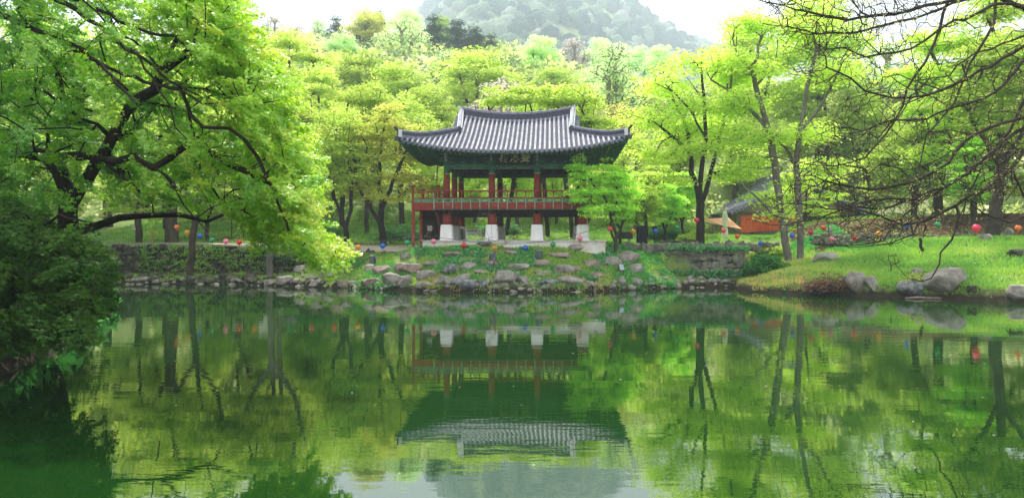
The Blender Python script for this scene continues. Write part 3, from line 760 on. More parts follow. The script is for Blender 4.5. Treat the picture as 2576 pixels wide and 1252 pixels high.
sf.build('soffit', M['green_dark'], pav); rf.build('round_rafters', [M['green'], M['pinkend']], pav); fr.build('square_rafters', M['green'], pav); eb.build('eave_board', M['green_dark'], pav)
for sx_ in (-1, 1):
    for sy_ in (-1, 1):
        q = MB(); q.beam((sx_ * 3.4, sy_ * 2.95, zz(7.3)), (sx_ * 5.8, sy_ * 5.3, zz(7.45)), .2, .24, 0); q.build('corner_rafter', M['green'], pav)

# ------------------------------------------------------------------ rocks
def make_rock(name, c, d, seed, m, label, ang=.6, group='boulders set in the bank below the pavilion', rz=0., parent=None, cat='rock'):
    import bmesh
    rnd = random.Random(seed); bm = bmesh.new(); bmesh.ops.create_icosphere(bm, subdivisions=4, radius=1)
    planes = []
    for k in range(11):
        v = Vector((rnd.gauss(0, 1), rnd.gauss(0, 1), rnd.gauss(0, .8))).normalized(); planes.append((v, rnd.uniform(.5, .84)))
    planes.append((Vector((rnd.uniform(-.2, .2), rnd.uniform(-.2, .2), 1)).normalized(), rnd.uniform(.55, .75)))
    off = Vector((seed * 3.7, seed * 1.3, seed * 5.1))
    for v in bm.verts:
        p = v.co.copy()
        for n_, dd in planes:
            q = p.dot(n_) - dd
            if q > 0: p -= n_ * q * .97
        p *= 1 + .10 * noise.noise(p * 1.7 + off) + .06 * noise.noise(p * 4.5 + off) + .03 * noise.noise(p * 11 + off)
        v.co = p
    lo = [min(v.co[i] for v in bm.verts) for i in range(3)]; hi = [max(v.co[i] for v in bm.verts) for i in range(3)]
    for v in bm.verts: v.co = Vector(((v.co[i] - (lo[i] + hi[i]) / 2) / (hi[i] - lo[i]) * d[i]) for i in range(3))
    for f in bm.faces: f.smooth = True
    me = bpy.data.meshes.new(name); bm.to_mesh(me); bm.free(); me.materials.append(m)
    o = bpy.data.objects.new(name, me); link(o, parent); o.location = c; o.rotation_euler = (0, 0, rz)
    if label: tag(o, label, cat, group)
    return o
g, r_, d_, mo = 'rock', 'rock_red', 'rock_dark', 'rock_moss'
A_ = lambda x0, x1, y0, y1: (1006.3 + x0 * .2511, 1006.3 + x1 * .2511, 427.7 + y0 * .2511, 427.7 + y1 * .2511)
B_ = lambda x0, x1, y0, y1: (440.3 + x0 * .2512, 440.3 + x1 * .2512, 503.1 + y0 * .2512, 503.1 + y1 * .2512)
C_ = lambda x0, x1, y0, y1: (1761 + x0 * .3164, 1761 + x1 * .3164, 471.7 + y0 * .3164, 471.7 + y1 * .3164)
ROCKS = [
 (A_(0, 205, 960, 1045), r_, 'long brownish boulder left of the three rocks under the pavilion stairs'),
 (A_(240, 425, 935, 985), r_, 'low reddish rock in bright ground cover under the left pink lantern'),
 (A_(175, 355, 1030, 1120), g, 'smooth grey brown boulder two rows above the water below the left bare shrub'),
 (A_(410, 585, 970, 1065), d_, 'big round dark grey boulder below the first white pedestal'),
 (A_(605, 765, 948, 1015), g, 'grey tilted boulder left of the tall bare shrub'),
 (A_(375, 530, 1075, 1175), g, 'rounded lichen covered boulder just above the dark slate rock'),
 (A_(530, 710, 1065, 1130), g, 'flat grey rock lying behind the dark slate rock at the waterline'),
 (A_(525, 765, 1125, 1205), d_, 'dark slate rock with pointed left end standing in the water edge'),
 (A_(760, 900, 1120, 1190), d_, 'ragged low grey rock right of the slate rock at the waterline'),
 (A_(745, 895, 1015, 1060), r_, 'flat topped brown rock just left of the tall bare shrub stem'),
 (A_(930, 1170, 1045, 1170), g, 'largest blocky brown boulder at the waterline below the tall bare shrub'),
 (A_(1170, 1285, 1085, 1150), g, 'small whitish rock leaning on the right side of the largest boulder'),
 (A_(835, 995, 930, 988), g, 'brownish rock that carries the middle floodlight'),
 (A_(1025, 1280, 962, 1025), g, 'long light grey rock lying right of the tall bare shrub'),
 (A_(1340, 1485, 920, 980), r_, 'reddish rock directly under the right pedestal floodlight'),
 (A_(1350, 1520, 1030, 1068), g, 'thin flat pale rock half sunk in yellow grass'),
 (A_(1560, 1740, 975, 1062), g, 'upright cracked brown boulder right of centre in the second row'),
 (A_(1730, 1820, 980, 1035), r_, 'small reddish rock touching the cracked brown boulder'),
 (A_(1400, 1550, 1115, 1192), d_, 'light grey triangular rock pointing up at the waterline'),
 (A_(1580, 1820, 1090, 1168), g, 'wide flat slab rock overhanging the water right of the triangular rock'),
 (A_(1480, 1700, 840, 885), r_, 'long low brown rock high on the bank below the green lantern'),
 (A_(1855, 2000, 930, 990), r_, 'brown rock among grass left of the grey block by the small floodlight'),
 (A_(2020, 2215, 890, 968), g, 'grey block shaped rock above and left of the small tilted floodlight'),
 (A_(2200, 2404, 840, 945), g, 'large pale boulder under the black information board'),
 (A_(2290, 2440, 960, 1038), g, 'speckled boulder right of the small tilted floodlight'),
 (A_(1920, 2040, 1045, 1100), r_, 'small brown rock alone in grass below the tilted floodlight'),
 (A_(2190, 2260, 1095, 1165), g, 'narrow upright grey rock at the waterline below the tilted floodlight'),
 (A_(2320, 2430, 1105, 1185), g, 'square brown rock at the waterline left of the stone wall foot'),
 (A_(445, 640, 838, 882), r_, 'flat slab rock high on the bank under the red lantern'),
 (A_(1040, 1180, 822, 862), r_, 'small flat rock high on the bank under the blue lantern'),
 (A_(690, 790, 828, 858), r_, 'tiny brown rock between the two flat slabs high on the bank'),
 (A_(0, 105, 1095, 1190), g, 'brown waterline rock with reeds at its right below the left bare shrub'),
 (A_(150, 350, 1145, 1198), g, 'very low rock awash at the waterline left of the rounded boulder'),
 (A_(0, 100, 845, 895), g, 'grey rock in grass left of the left bare shrub'),
 (A_(765, 905, 735, 772), d_, 'dark round topped rock in front of the platform left of the yellow lantern'),
 (A_(1185, 1300, 740, 776), d_, 'dark round topped rock in front of the platform above the blue lantern'),
 (A_(1690, 1840, 760, 815), g, 'brownish kerb boulder at the top of the bank before the last pedestal'),
 (A_(1845, 2060, 750, 822), g, 'broad grey kerb boulder at the right end of the white platform'),
 (B_(1070, 1200, 580, 672), d_, 'tall smooth grey boulder beside the pale tree trunk on the left bank'),
 (B_(1185, 1320, 675, 742), g, 'square grey rock below the hanging maple spray'),
 (B_(1360, 1465, 640, 708), g, 'grey block rock right of the tip of the hanging maple spray'),
 (B_(1560, 1685, 615, 682), r_, 'flat topped reddish rock left of the far left floodlight'),
 (B_(1640, 1770, 685, 748), g, 'whitish lichen rock below the flat topped reddish rock'),
 (B_(1465, 1600, 728, 782), g, 'pale rounded rock between grass and the shadowed waterline rocks'),
 (B_(1620, 1760, 820, 885), r_, 'dark hollow rock at the waterline left of the pointed brown one'),
 (B_(1865, 2060, 805, 885), r_, 'pointed brown rock overhanging the water left of the twin boulders'),
 (B_(2075, 2250, 765, 872), g, 'left and larger of the twin boulders at the waterline'),
 (B_(2230, 2365, 795, 884), g, 'right and lower of the twin boulders at the waterline'),
 (B_(1975, 2175, 680, 757), r_, 'domed reddish brown boulder below the far left floodlight'),
 (B_(1880, 2000, 665, 733), g, 'grey boulder touching the far left floodlight'),
 (B_(2195, 2330, 655, 745), r_, 'wide domed brown rock above the twin boulders'),
 (B_(1340, 1440, 835, 890), g, 'small pale rock at the waterline under the maple spray'),
 (B_(880, 985, 820, 866), g, 'white topped rock at the waterline below the pale tree trunk'),
 (B_(100, 240, 785, 845), mo, 'mossy rock at the waterline beside the dark trunk on the left bank'),
 (B_(660, 800, 770, 846), mo, 'mossy boulder at the waterline below the old wall'),
 (B_(1000, 1170, 780, 866), g, 'wide grey rock heap stone right of the pale tree trunk'),
 (B_(230, 400, 790, 850), mo, 'dark mossy rock just left of the mossy boulder below the old wall'),
 (B_(430, 620, 775, 845), mo, 'long mossy rock in the middle of the left waterline'),
 (C_(1865, 2150, 720, 884), g, 'largest grey boulder at the waterline of the right bank'),
 (C_(1610, 1860, 780, 874), d_, 'dark rough boulder left of the largest boulder on the right bank'),
 (C_(1160, 1335, 730, 846), g, 'brown boulder right of the purple brown bush'),
 (C_(1330, 1420, 755, 848), g, 'small upright boulder between the brown boulder and the grass'),
 (C_(935, 1120, 535, 608), 'kerb', 'flat pale slab of rock lying tilted on the right grass slope'),
 (C_(2480, 2640, 810, 905), g, 'boulder at the waterline in the lower right corner of the bank'),
 (C_(2480, 2640, 505, 560), mo, 'low flat rock at the right frame edge high on the grass'),
 (C_(2240, 2330, 385, 430), 'kerb', 'pale broken rock on the brown leaf litter of the right bank'),
 (C_(990, 1060, 790, 842), r_, 'small brown rock under the purple brown bush'),
 (C_(2140, 2230, 800, 850), mo, 'mossy stone tucked in grass right of the largest boulder'),
 (C_(1700, 1780, 660, 720), g, 'small rock among shrubs above the dark rough boulder'),
 (C_(2440, 2500, 330, 372), 'kerb', 'pale stone block near the hot pink lantern on the right'),
]
for i, (bb, mk, lab) in enumerate(ROCKS):
    x0, x1, y0, y1 = bb
    base = ray_ground((x0 + x1) / 2, min(y1, 5000) - 1.5)
    if base.z < .06: base.z = 0
    sc = base.y / F; w = (x1 - x0) * sc * 1.16; h = (y1 - y0) * sc * 1.22; dp = max(w * .7, h * 1.1)
    make_rock('rock', (base.x, base.y + dp * .32, base.z + h * .40), (w, dp, h * 1.25), i + 3, M[mk], lab,
              group='boulders on the pond banks', rz=0)
# small rubble along the whole far shore
import bmesh
def rubble(name, n, sampler, smin, smax, m, label, seed=1):
    rr_ = np.random.default_rng(seed); bm = bmesh.new(); bmesh.ops.create_icosphere(bm, subdivisions=1, radius=1)
    bv = np.array([v.co[:] for v in bm.verts]); bf = np.array([[v.index for v in f.verts] for f in bm.faces]); bm.free()
    Vs, Fs = [], []
    k = 0
    for i in range(n):
        x, y = sampler(rr_); z = hz(x, y); s_ = smin + (smax - smin) * rr_.random() ** 2
        S = s_ * np.array([1, .8, .55]) * rr_.uniform(.7, 1.3, 3); a = rr_.random() * 6.28
        v = bv * (1 + .22 * rr_.normal(size=(len(bv), 1))) * S
        v = np.stack([v[:, 0] * math.cos(a) - v[:, 1] * math.sin(a), v[:, 0] * math.sin(a) + v[:, 1] * math.cos(a), v[:, 2]], 1) + np.array([x, y, z + s_ * .1])
        Vs.append(v); Fs.append(bf + k); k += len(bv)
    me = np_mesh(name, np.concatenate(Vs), np.concatenate(Fs), m); o = link(bpy.data.objects.new(name, me)); return tag(o, label, 'rubble', kind='stuff')
def far_shore(rr_):
    i = rr_.integers(0, 10); a, b = SHORE[i], SHORE[i + 1]; t = rr_.random(); p = a + (b - a) * t
    return p[0] + rr_.normal(0, .12), p[1] + abs(rr_.normal(0, .45)) + .02
rubble('rubble', 520, far_shore, .06, .26, M['rock'], 'small stones and rubble strewn along the far waterline', 5)
def left_bank(rr_): return rr_.uniform(-22, -9.5), rr_.uniform(39.6, 43.0)
rubble('rubble', 420, left_bank, .08, .34, M['rock_moss'], 'dark mossy rubble on the shelf below the old wall', 6)

# ------------------------------------------------------------------ dry stone walls
def stone_wall(name, pts, ztop, zbot, row, m, label, seed, thick=.45, rag=.0, zend=None):
    rr_ = random.Random(seed); root = MB(); P = [Vector((*p, 0)) for p in pts]
    L = sum((P[i + 1] - P[i]).length for i in range(len(P) - 1))
    def along(s):
        for i in range(len(P) - 1):
            l = (P[i + 1] - P[i]).length
            if s <= l or i == len(P) - 2: return P[i].lerp(P[i + 1], min(1, s / l)), (P[i + 1] - P[i]).normalized()
            s -= l
    z = zbot; nrow = int((ztop - zbot) / row)
    for rI in range(nrow):
        hgt = (ztop - zbot) / nrow; s = rr_.uniform(-.3, 0)
        while s < L:
            w = rr_.uniform(.6, 2.1) * row; tw = rr_.uniform(-.22, .22); c, d = along(max(0, s + w / 2)); nrm = Vector((d.y, -d.x, 0))
            if nrm.y > 0 and abs(nrm.y) > abs(nrm.x): nrm = -nrm
            cz = zbot + hgt * (rI + .5) + rr_.uniform(-.08, .08)
            lim = ztop if zend is None else lerp(ztop, zend, sstep(np.float64(s / L), .35, 1.))
            if cz + hgt * .3 <= lim and not (rag and rI == nrow - 1 and rr_.random() < rag):
                hx, hy, hzz = w * .54, thick * .5, hgt * rr_.uniform(.42, .68); ofs = Vector([rr_.uniform(0, 99) for _ in range(3)]); fwd = rr_.uniform(-.05, .09)
                vs_, fs_ = [], []; n_ = 5
                idx_ = {}
                for fa in range(6):
                    for a in range(n_):
                        for b in range(n_):
                            u, v = a / (n_ - 1) * 2 - 1, b / (n_ - 1) * 2 - 1
                            q = [Vector((1, u, v)), Vector((-1, -u, v)), Vector((u, -1, v)), Vector((-u, 1, v)), Vector((u, v, 1)), Vector((-u, v, -1))][fa]
                            rrn = q.normalized() * 1.22; q = q.lerp(rrn, .72)
                            q *= 1 + .26 * noise.noise(q * 1.3 + ofs) + .08 * noise.noise(q * 4 + ofs)
                            wv = c + d * (q.x * hx) + nrm * (q.y * -hy * .6 + fwd - thick * .1) + Vector((0, 0, cz + q.z * hzz + q.x * hx * tw))
                            vs_.append(wv)
                    for a in range(n_ - 1):
                        for b in range(n_ - 1):
                            k = fa * n_ * n_ + a * n_ + b; fs_.append((k, k + n_, k + n_ + 1, k + 1))
                root.add(vs_, fs_, 0, True)
            s += w * .98
    for i in range(len(P) - 1):
        d = (P[i + 1] - P[i]).normalized(); nrm = Vector((d.y, -d.x, 0))
        if nrm.y > 0 and abs(nrm.y) > abs(nrm.x): nrm = -nrm
        mid = (P[i] + P[i + 1]) / 2 - nrm * (thick * .35); zt_ = (ztop if zend is None else (zend if i == len(P) - 2 else ztop)) - .1; mid.z = (zt_ + zbot) / 2
        root.box(mid, ((P[i + 1] - P[i]).length, thick * .5, zt_ - zbot), 1, math.atan2(d.y, d.x))
    return root.build(name, [m, M['mortar']], label=label, cat='wall')
stone_wall('stone_wall', [(-22.6, 41.6), (-21.4, 43.0), (-16, 43.1), (-11.6, 42.4)], 2.12, .35, .27, M['rock_moss'], 'old dark mossy dry stone wall along the left shore below the path', 11, .5, .25, 1.62)
stone_wall('stone_wall', [(8.3, 39.3), (10.4, 38.95), (12.1, 38.75), (12.4, 40.8)], 1.95, .3, .3, M['wall_stone'], 'neat dry stone wall with rounded blocks right of the pavilion', 12, .5)
stone_wall('stone_wall', [(17.6, 42.9), (21, 42.5), (26, 42.0), (33, 41.6)], 2.72, 2.1, .3, M['wall_stone'], 'low stone retaining wall behind the right grass slope', 13, .4, .2)
stone_wall('stone_wall', [(6.2, 40.2), (12.6, 40.6), (15.5, 43.2)], 2.22, 1.8, .22, M['wall_stone'], 'low course of kerb stones edging the terrace right of the pavilion', 14, .35)
stone_wall('stone_wall', [(-12.0, 41.8), (-8.5, 41.0), (-5.0, 40.2)], 1.72, 1.2, .3, M['rock_moss'], 'short mossy edging wall under the path left of the pavilion', 15, .4)

# path
pm = MB(); rows = []
pc = [(-30, 47.5, 49.8), (-22, 45.6, 48.5), (-17.5, 43.9, 47.2), (-12, 42.9, 46.0), (-8, 41.4, 44.6), (-5.4, 40.9, 44.0), (-5.0, 40.8, 43.9)]
for x, ya, yb in pc: rows.append([(x, ya + (yb - ya) * t, 0) for t in (0, .25, .5, .75, 1)])
rows2 = []
for i in range(len(rows) - 1):
    for q in range(6): rows2.append([tuple(Vector(a).lerp(Vector(b), q / 6)) for a, b in zip(rows[i], rows[i + 1])])
rows2.append(rows[-1])
rows2 = [[(x, y, hz(x, y) + .06) for x, y, z in r] for r in rows2]
pm.grid(rows2, 0)
for i in range(len(rows2) - 1):
    a, b = Vector(rows2[i][0]), Vector(rows2[i + 1][0]); pm.beam(a + Vector((0, -.08, -.06)), b + Vector((0, -.08, -.06)), .2, .22, 1)
    a, b = Vector(rows2[i][4]), Vector(rows2[i + 1][4]); pm.beam(a, b, .15, .12, 1)
pm.build('path', [M['path'], M['kerb']], kind='structure')

# ------------------------------------------------------------------ near maple reaching in from the left bank
def in_poly(px, py, poly):
    poly = np.array(poly, float); ins = np.zeros(len(px), bool); n = len(poly)
    for i in range(n):
        a, b = poly[i], poly[(i + 1) % n]
        c = (a[1] > py) != (b[1] > py)
        with np.errstate(divide='ignore', invalid='ignore'): xi = (b[0] - a[0]) * (py - a[1]) / (b[1] - a[1] + 1e-12) + a[0]
        ins ^= c & (px < xi)
    return ins
def view_points(poly, n, d0, ds, lo=9., hi=24., slope=0.):
    """points filling a real volume seen between two depths"""
    poly = np.array(poly, float); out = []
    x0, y0 = poly.min(0); x1, y1 = poly.max(0); got = 0
    while got < n:
        px = rng.uniform(x0, x1, n * 3); py = rng.uniform(y0, y1, n * 3); k = in_poly(px, py, poly)
        px, py = px[k], py[k]; d = np.clip(d0 + slope * (px - 400) + rng.normal(0, ds, len(px)), lo, hi)
        out.append(np.stack([(px - HX) * d / F, d, EYE + (HY - py) * d / F], 1)); got += len(px)
    return np.concatenate(out)[:n]
def limb(pts, d0, d1=None, r0=.05, r1=.02):
    d1 = d0 if d1 is None else d1; n = len(pts); r0, r1 = r0 * .70, r1 * .70
    return ([at(x, y, lerp(d0, d1, i / (n - 1))) for i, (x, y) in enumerate(pts)], r0, r1)
def spray_leaves(A, D, per, ln, wd, size, drift, nrm, lobes=(-.9, 0, .9), width=.42, cval=None, gather=.5):
    n = len(A); k = np.repeat(np.arange(n), per); m = len(k)
    u = norm(norm(D) * .7 + np.array(drift)); u = norm(u + rng.normal(0, .15, (n, 3)))
    nn = norm(np.array(nrm) + rng.normal(0, .22, (n, 3))); v = norm(np.cross(nn, u)); nn = np.cross(u, v)
    a = rng.beta(1.3, 1.1, m) * 1.25 - .45; b = rng.normal(0, .5, m) * (1.05 - .6 * np.clip(a, 0, 1)); sc = np.repeat(rng.uniform(.6, 1.35, n), per)
    P = A[k] + u[k] * (a * ln * sc)[:, None] + v[k] * (b * wd * sc)[:, None] + nn[k] * (rng.normal(0, .03, m) - .12 * (a ** 2) * ln)[:, None]
    U = norm(u[k] * .8 + v[k] * np.sign(b)[:, None] * .8 * rng.random(m)[:, None] + rng.normal(0, .25, (m, 3)) + np.array([0, 0, -.25]))
    N = norm(nn[k] + rng.normal(0, .38, (m, 3)))
    c = np.repeat(rng.random(n), per) if cval is None else np.repeat(cval, per)
    r = np.clip(c * .65 + rng.random(m) * .35, 0, 1)
    return leaf_arrays(P, U, N, size * rng.uniform(.65, 1.25, m), lobes, width, .2, r)
T0 = 16.5
roots = [limb([(120, 850), (150, 740), (165, 650), (172, 560), (168, 480), (150, 430), (120, 395)], T0, T0, .30, .15),
 limb([(172, 560), (200, 480), (240, 415), (281, 348)], T0, T0 - .5, .19, .13),
 limb([(281, 348), (299, 316), (323, 274), (352, 246), (390, 226)], T0 - .5, T0 - 1.5, .11, .05),
 limb([(281, 348), (327, 334), (359, 302), (387, 264), (420, 230)], T0 - .5, T0 + 1, .13, .05),
 limb([(168, 600), (215, 575), (246, 567), (299, 548), (387, 541), (450, 540), (520, 557), (563, 539), (600, 520)], T0, T0 + 2, .17, .05),
 limb([(400, 541), (429, 514), (461, 469), (480, 430)], T0 + 1, T0 + 2, .07, .03),
 limb([(120, 395), (20, 384), (-60, 380)], T0, T0, .12, .10),
 limb([(20, 384), (88, 378), (176, 390), (267, 401), (290, 425), (310, 450), (350, 480)], T0, T0 - 2.5, .13, .035),
 limb([(267, 401), (334, 394), (387, 422), (422, 443), (450, 480)], T0 - 2, T0 - 3, .05, .02),
 limb([(-60, 380), (-120, 200), (-60, 60), (0, 35)], T0, T0 - 1, .2, .11),
 limb([(0, 35), (70, 67), (141, 98), (211, 127), (246, 155), (281, 190), (316, 232), (345, 262)], T0 - 1, T0 - 3, .095, .03),
 limb([(246, 155), (316, 190), (380, 211), (450, 225), (510, 262)], T0 - 1.8, T0 - 3.5, .05, .02),
 limb([(211, 127), (169, 137), (142, 151), (148, 200), (158, 246), (174, 299), (176, 345)], T0 - 1.5, T0 - .5, .07, .10),
 limb([(176, 300), (190, 280), (204, 267), (214, 218), (216, 190)], T0 - 1, T0 - 1, .09, .04),
 limb([(-60, 60), (-40, -60), (60, -60), (141, 0)], T0 - 1, T0 - 1, .14, .09),
 limb([(141, 0), (193, 25), (246, 63), (281, 102), (345, 137), (404, 186), (450, 214), (500, 240)], T0 - 1, T0 - 3.5, .08, .02),
 limb([(330, 125), (352, 144), (387, 197), (397, 225), (429, 267), (440, 320), (470, 350)], T0 - 2.5, T0 - 4, .04, .015),
 limb([(60, -60), (197, 0), (246, 25), (299, 56), (352, 74), (440, 90), (520, 150), (580, 230), (620, 300)], T0 - 1, T0 - 3, .08, .02),
 limb([(120, -80), (300, -60), (430, -20), (520, 40), (600, 120), (670, 210), (720, 320)], T0, T0 - 2, .08, .02),
 limb([(450, 214), (480, 290), (510, 320), (577, 323), (615, 352), (647, 394), (668, 440), (690, 480), (700, 514), (721, 560), (735, 620)], T0 - 3, T0 - 3.5, .045, .012),
 limb([(500, 350), (555, 404), (598, 422), (640, 440), (700, 470), (740, 520)], T0 - 2, T0 - 2, .04, .015),
 limb([(350, 400), (415, 441), (439, 472), (461, 514), (492, 550), (520, 580)], T0 - 2.5, T0 - 3.5, .04, .012),
 limb([(-60, 180), (63, 193), (105, 225), (148, 260), (186, 264), (230, 280)], T0 - .5, T0 - 1.5, .07, .03),
 limb([(720, 320), (770, 400), (795, 480), (810, 560)], T0 - 2, T0 - 2, .02, .01)]
PA = [(-80, -60), (560, -60), (600, 40), (665, 150), (720, 255), (755, 350), (778, 450), (790, 560), (805, 620), (795, 632), (750, 590), (700, 575), (660, 545), (600, 500), (560, 520), (470, 520), (400, 505), (300, 480), (-80, 520)]
PE = [(380, -40), (570, -40), (605, 40), (670, 150), (725, 255), (758, 350), (780, 450), (792, 560), (812, 625), (770, 615), (735, 540), (690, 440), (640, 330), (560, 200), (450, 80)]
PO = [(-700, -500), (300, -500), (350, -60), (-80, -60), (-80, 500), (-500, 500)]  # unseen canopy outside the frame, added to shade the left bank and water
PG = [(560, 500), (690, 500), (760, 560), (740, 600), (640, 590), (570, 560)]
A = np.concatenate([view_points(PA, 880, 16.2, 1.5, 13, 20), view_points(PE, 560, 14.4, 1.1, 11.5, 17.5), view_points(PO, 520, 16, 2.2, 11, 22), view_points(PG, 40, 15, .6),
    view_points([(770, 600), (850, 620), (845, 680), (795, 650)], 14, 13.2, .25), view_points([(700, 590), (742, 590), (785, 660), (770, 668)], 9, 12.8, .2)])
nd, pa, ra, dr = grow(roots, A, .28, .16, .10, .10, .0058, .47, .3)
maple = empty('maple_tree', at(120, 850, T0), 0, 'large near maple arching over the pond from the left bank with layered bright green sprays', 'tree')
off = np.array(maple.location)
link(bpy.data.objects.new('trunk', branch_mesh('trunk', nd - off, pa, ra, M['bark_dark'], 6)), maple)
lit_tone = np.clip(.22 + .55 * (A[:, 0] + 9) / 6 + .12 * (A[:, 2] - 3) / 4 + rng.normal(0, .18, len(A)), 0, 1)  # sunlit right side and top put into the leaf tone
leaf_obj('crown', spray_leaves(A - off, dr, 125, .54, .19, .062, (.75, -.12, -.42), (.42, -.12, .9), cval=lit_tone), M['leaf_near'], maple)
# low tree under it, hanging over the water; leaf colour darkened for shade
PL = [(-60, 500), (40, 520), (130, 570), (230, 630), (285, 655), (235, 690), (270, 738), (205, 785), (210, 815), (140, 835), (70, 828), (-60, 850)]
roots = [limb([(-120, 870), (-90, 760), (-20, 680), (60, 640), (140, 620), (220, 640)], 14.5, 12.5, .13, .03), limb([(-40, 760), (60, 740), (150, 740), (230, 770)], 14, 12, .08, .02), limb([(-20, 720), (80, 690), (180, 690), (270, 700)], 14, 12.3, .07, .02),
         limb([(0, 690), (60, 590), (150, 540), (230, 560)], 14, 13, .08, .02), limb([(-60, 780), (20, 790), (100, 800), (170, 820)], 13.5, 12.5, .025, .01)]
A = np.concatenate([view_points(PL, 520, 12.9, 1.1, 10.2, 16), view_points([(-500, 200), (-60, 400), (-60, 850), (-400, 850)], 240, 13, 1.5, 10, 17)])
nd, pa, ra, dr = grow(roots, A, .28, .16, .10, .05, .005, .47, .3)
low = empty('maple_tree', at(-60, 870, 14.5), 0, 'low tree drooping to the water at the left edge, leaves coloured dark for the shade', 'tree')
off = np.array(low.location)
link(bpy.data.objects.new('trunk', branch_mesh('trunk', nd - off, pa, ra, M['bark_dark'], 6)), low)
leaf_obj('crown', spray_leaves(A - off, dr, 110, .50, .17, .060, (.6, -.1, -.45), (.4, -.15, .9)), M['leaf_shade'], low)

# ------------------------------------------------------------------ budding tree reaching in from the right bank
D0 = 17.
def rl(pts, r0, r1, d0=D0, d1=None): return limb(pts, d0, d0 - 1 if d1 is None else d1, r0 * .0098, r1 * .0098)
roots = [rl([(2960, 830), (2930, 600), (2900, 380), (2870, 200), (2850, 60), (2820, -120)], 24, 15, D0, D0),
 rl([(2870, 200), (2750, 150), (2650, 80), (2576, 20), (2492, -20), (2400, 0)], 9, 6),
 rl([(2492, -20), (2334, 35), (2228, 63), (2140, 84), (2056, 86), (1982, 67), (1920, 60)], 5, 1.2),
 rl([(2400, 0), (2295, 25), (2204, 39), (2133, 51), (2070, 39), (2000, 25), (1930, 7), (1890, -5)], 6, 1.2, 16),
 rl([(2576, 20), (2503, 10), (2457, 35), (2369, 70), (2323, 105), (2292, 123), (2176, 144), (2123, 120), (2080, 125)], 6, 1.2, 16.2),
 rl([(2900, 380), (2750, 260), (2650, 160), (2576, 116), (2492, 169), (2404, 211), (2334, 239), (2246, 246), (2176, 229), (2140, 197), (2080, 170)], 9, 1.2, 17, 15),
 rl([(2750, 260), (2576, 150), (2533, 205), (2470, 250), (2400, 270), (2330, 300), (2246, 302), (2170, 330), (2100, 320)], 7, 1.2, 16.6, 15),
 rl([(2576, -20), (2480, -40), (2387, 0), (2352, 105), (2327, 158), (2281, 225), (2271, 267), (2228, 338), (2176, 397), (2098, 418), (2000, 408), (1930, 390)], 6.5, 1.2, 16.8, 15.6),
 rl([(2900, 380), (2760, 340), (2650, 340), (2576, 377), (2543, 426), (2467, 485), (2405, 517), (2324, 557), (2271, 566), (2222, 547), (2160, 528), (2100, 500)], 10, 1.3, 17, 14.8),
 rl([(2405, 517), (2412, 540), (2405, 573), (2395, 602), (2366, 635), (2363, 664), (2343, 700), (2320, 707), (2284, 700)], 4.5, 1., 15.7, 15),
 rl([(2720, 300), (2620, 290), (2520, 310), (2450, 340), (2402, 384), (2386, 410), (2337, 439), (2288, 459), (2230, 472), (2150, 470), (2075, 455), (2040, 440)], 8, 1.3, 16.5, 15),
 rl([(2760, 340), (2640, 300), (2560, 330), (2487, 390), (2435, 436), (2369, 475), (2320, 504), (2284, 534), (2245, 566), (2222, 606), (2173, 615), (2108, 619), (2060, 612)], 8, 1.2, 16.4, 14.7),
 rl([(2435, 436), (2380, 470), (2300, 500), (2200, 525), (2112, 527), (2049, 517), (1961, 512), (1923, 490)], 5, 1.1, 15.8, 14.6),
 rl([(2320, 504), (2230, 500), (2150, 515), (2062, 548), (2011, 558), (1936, 565), (1881, 550)], 4, 1.0, 15.6, 14.6),
 rl([(2650, 160), (2590, 230), (2540, 330), (2470, 420), (2430, 500), (2420, 560)], 7, 2, 17, 16.2),
 rl([(2520, -60), (2500, 60), (2440, 160), (2400, 260), (2330, 340), (2310, 430), (2290, 480)], 6, 1.6, 17.4, 16.5),
 rl([(2650, 80), (2576, 90), (2520, 110), (2430, 150), (2390, 190), (2300, 205), (2220, 195)], 5, 1.2, 17.4, 16.5),
 rl([(2600, 540), (2540, 560), (2480, 540), (2430, 500)], 4, 2, 16.8, 16),
 rl([(2290, 560), (2297, 589), (2239, 612), (2141, 622), (2085, 612)], 2.5, 1, 15.2, 14.8)]
R1 = [(1900, -30), (2620, -30), (2620, 540), (2430, 590), (2260, 625), (2080, 615), (2010, 580), (1890, 550), (1870, 520), (1990, 470), (1935, 400), (2060, 330), (2110, 250), (1990, 180), (1915, 70)]
R2 = [(1900, -30), (2330, -30), (2300, 130), (2100, 160), (1990, 110)]
R3 = [(2080, 430), (2380, 440), (2330, 600), (2110, 590)]
R4 = [(2380, 330), (2560, 330), (2560, 480), (2400, 500)]
A = np.concatenate([view_points(R1, 2900, 16, .9, 13.8, 18.5), view_points(R2, 700, 15.8, .6), view_points(R3, 420, 15.2, .5), view_points(R4, 380, 15.8, .7), view_points([(2240, 640), (2350, 690), (2330, 720), (2230, 705)], 14, 15.1, .15),
    view_points([(1990, 400), (2130, 400), (2110, 500), (1960, 470)], 60, 15.4, .4), view_points([(2600, -400), (3300, -400), (3300, 600), (2650, 500)], 300, 17.5, 2., 13, 23)])
nd, pa, ra, dr = grow(roots, A, .30, .20, .09, .16, .0034, .38, .3)
bud = empty('budding_tree', at(2960, 830, D0), 0, 'near tree on the right with long arching bare branches and tiny opening buds', 'tree')
off = np.array(bud.location)
link(bpy.data.objects.new('trunk', branch_mesh('trunk', nd - off, pa, ra, M['bark_moss'], 6)), bud)
k = rng.random(len(A)) < .26
leaf_obj('buds', tier_leaves(A[k] - off, np.array([0, 0, 2.]), 4, .05, .030, lobes=(-.5, .5), width=.7, flat=.5), M['bud'], bud)

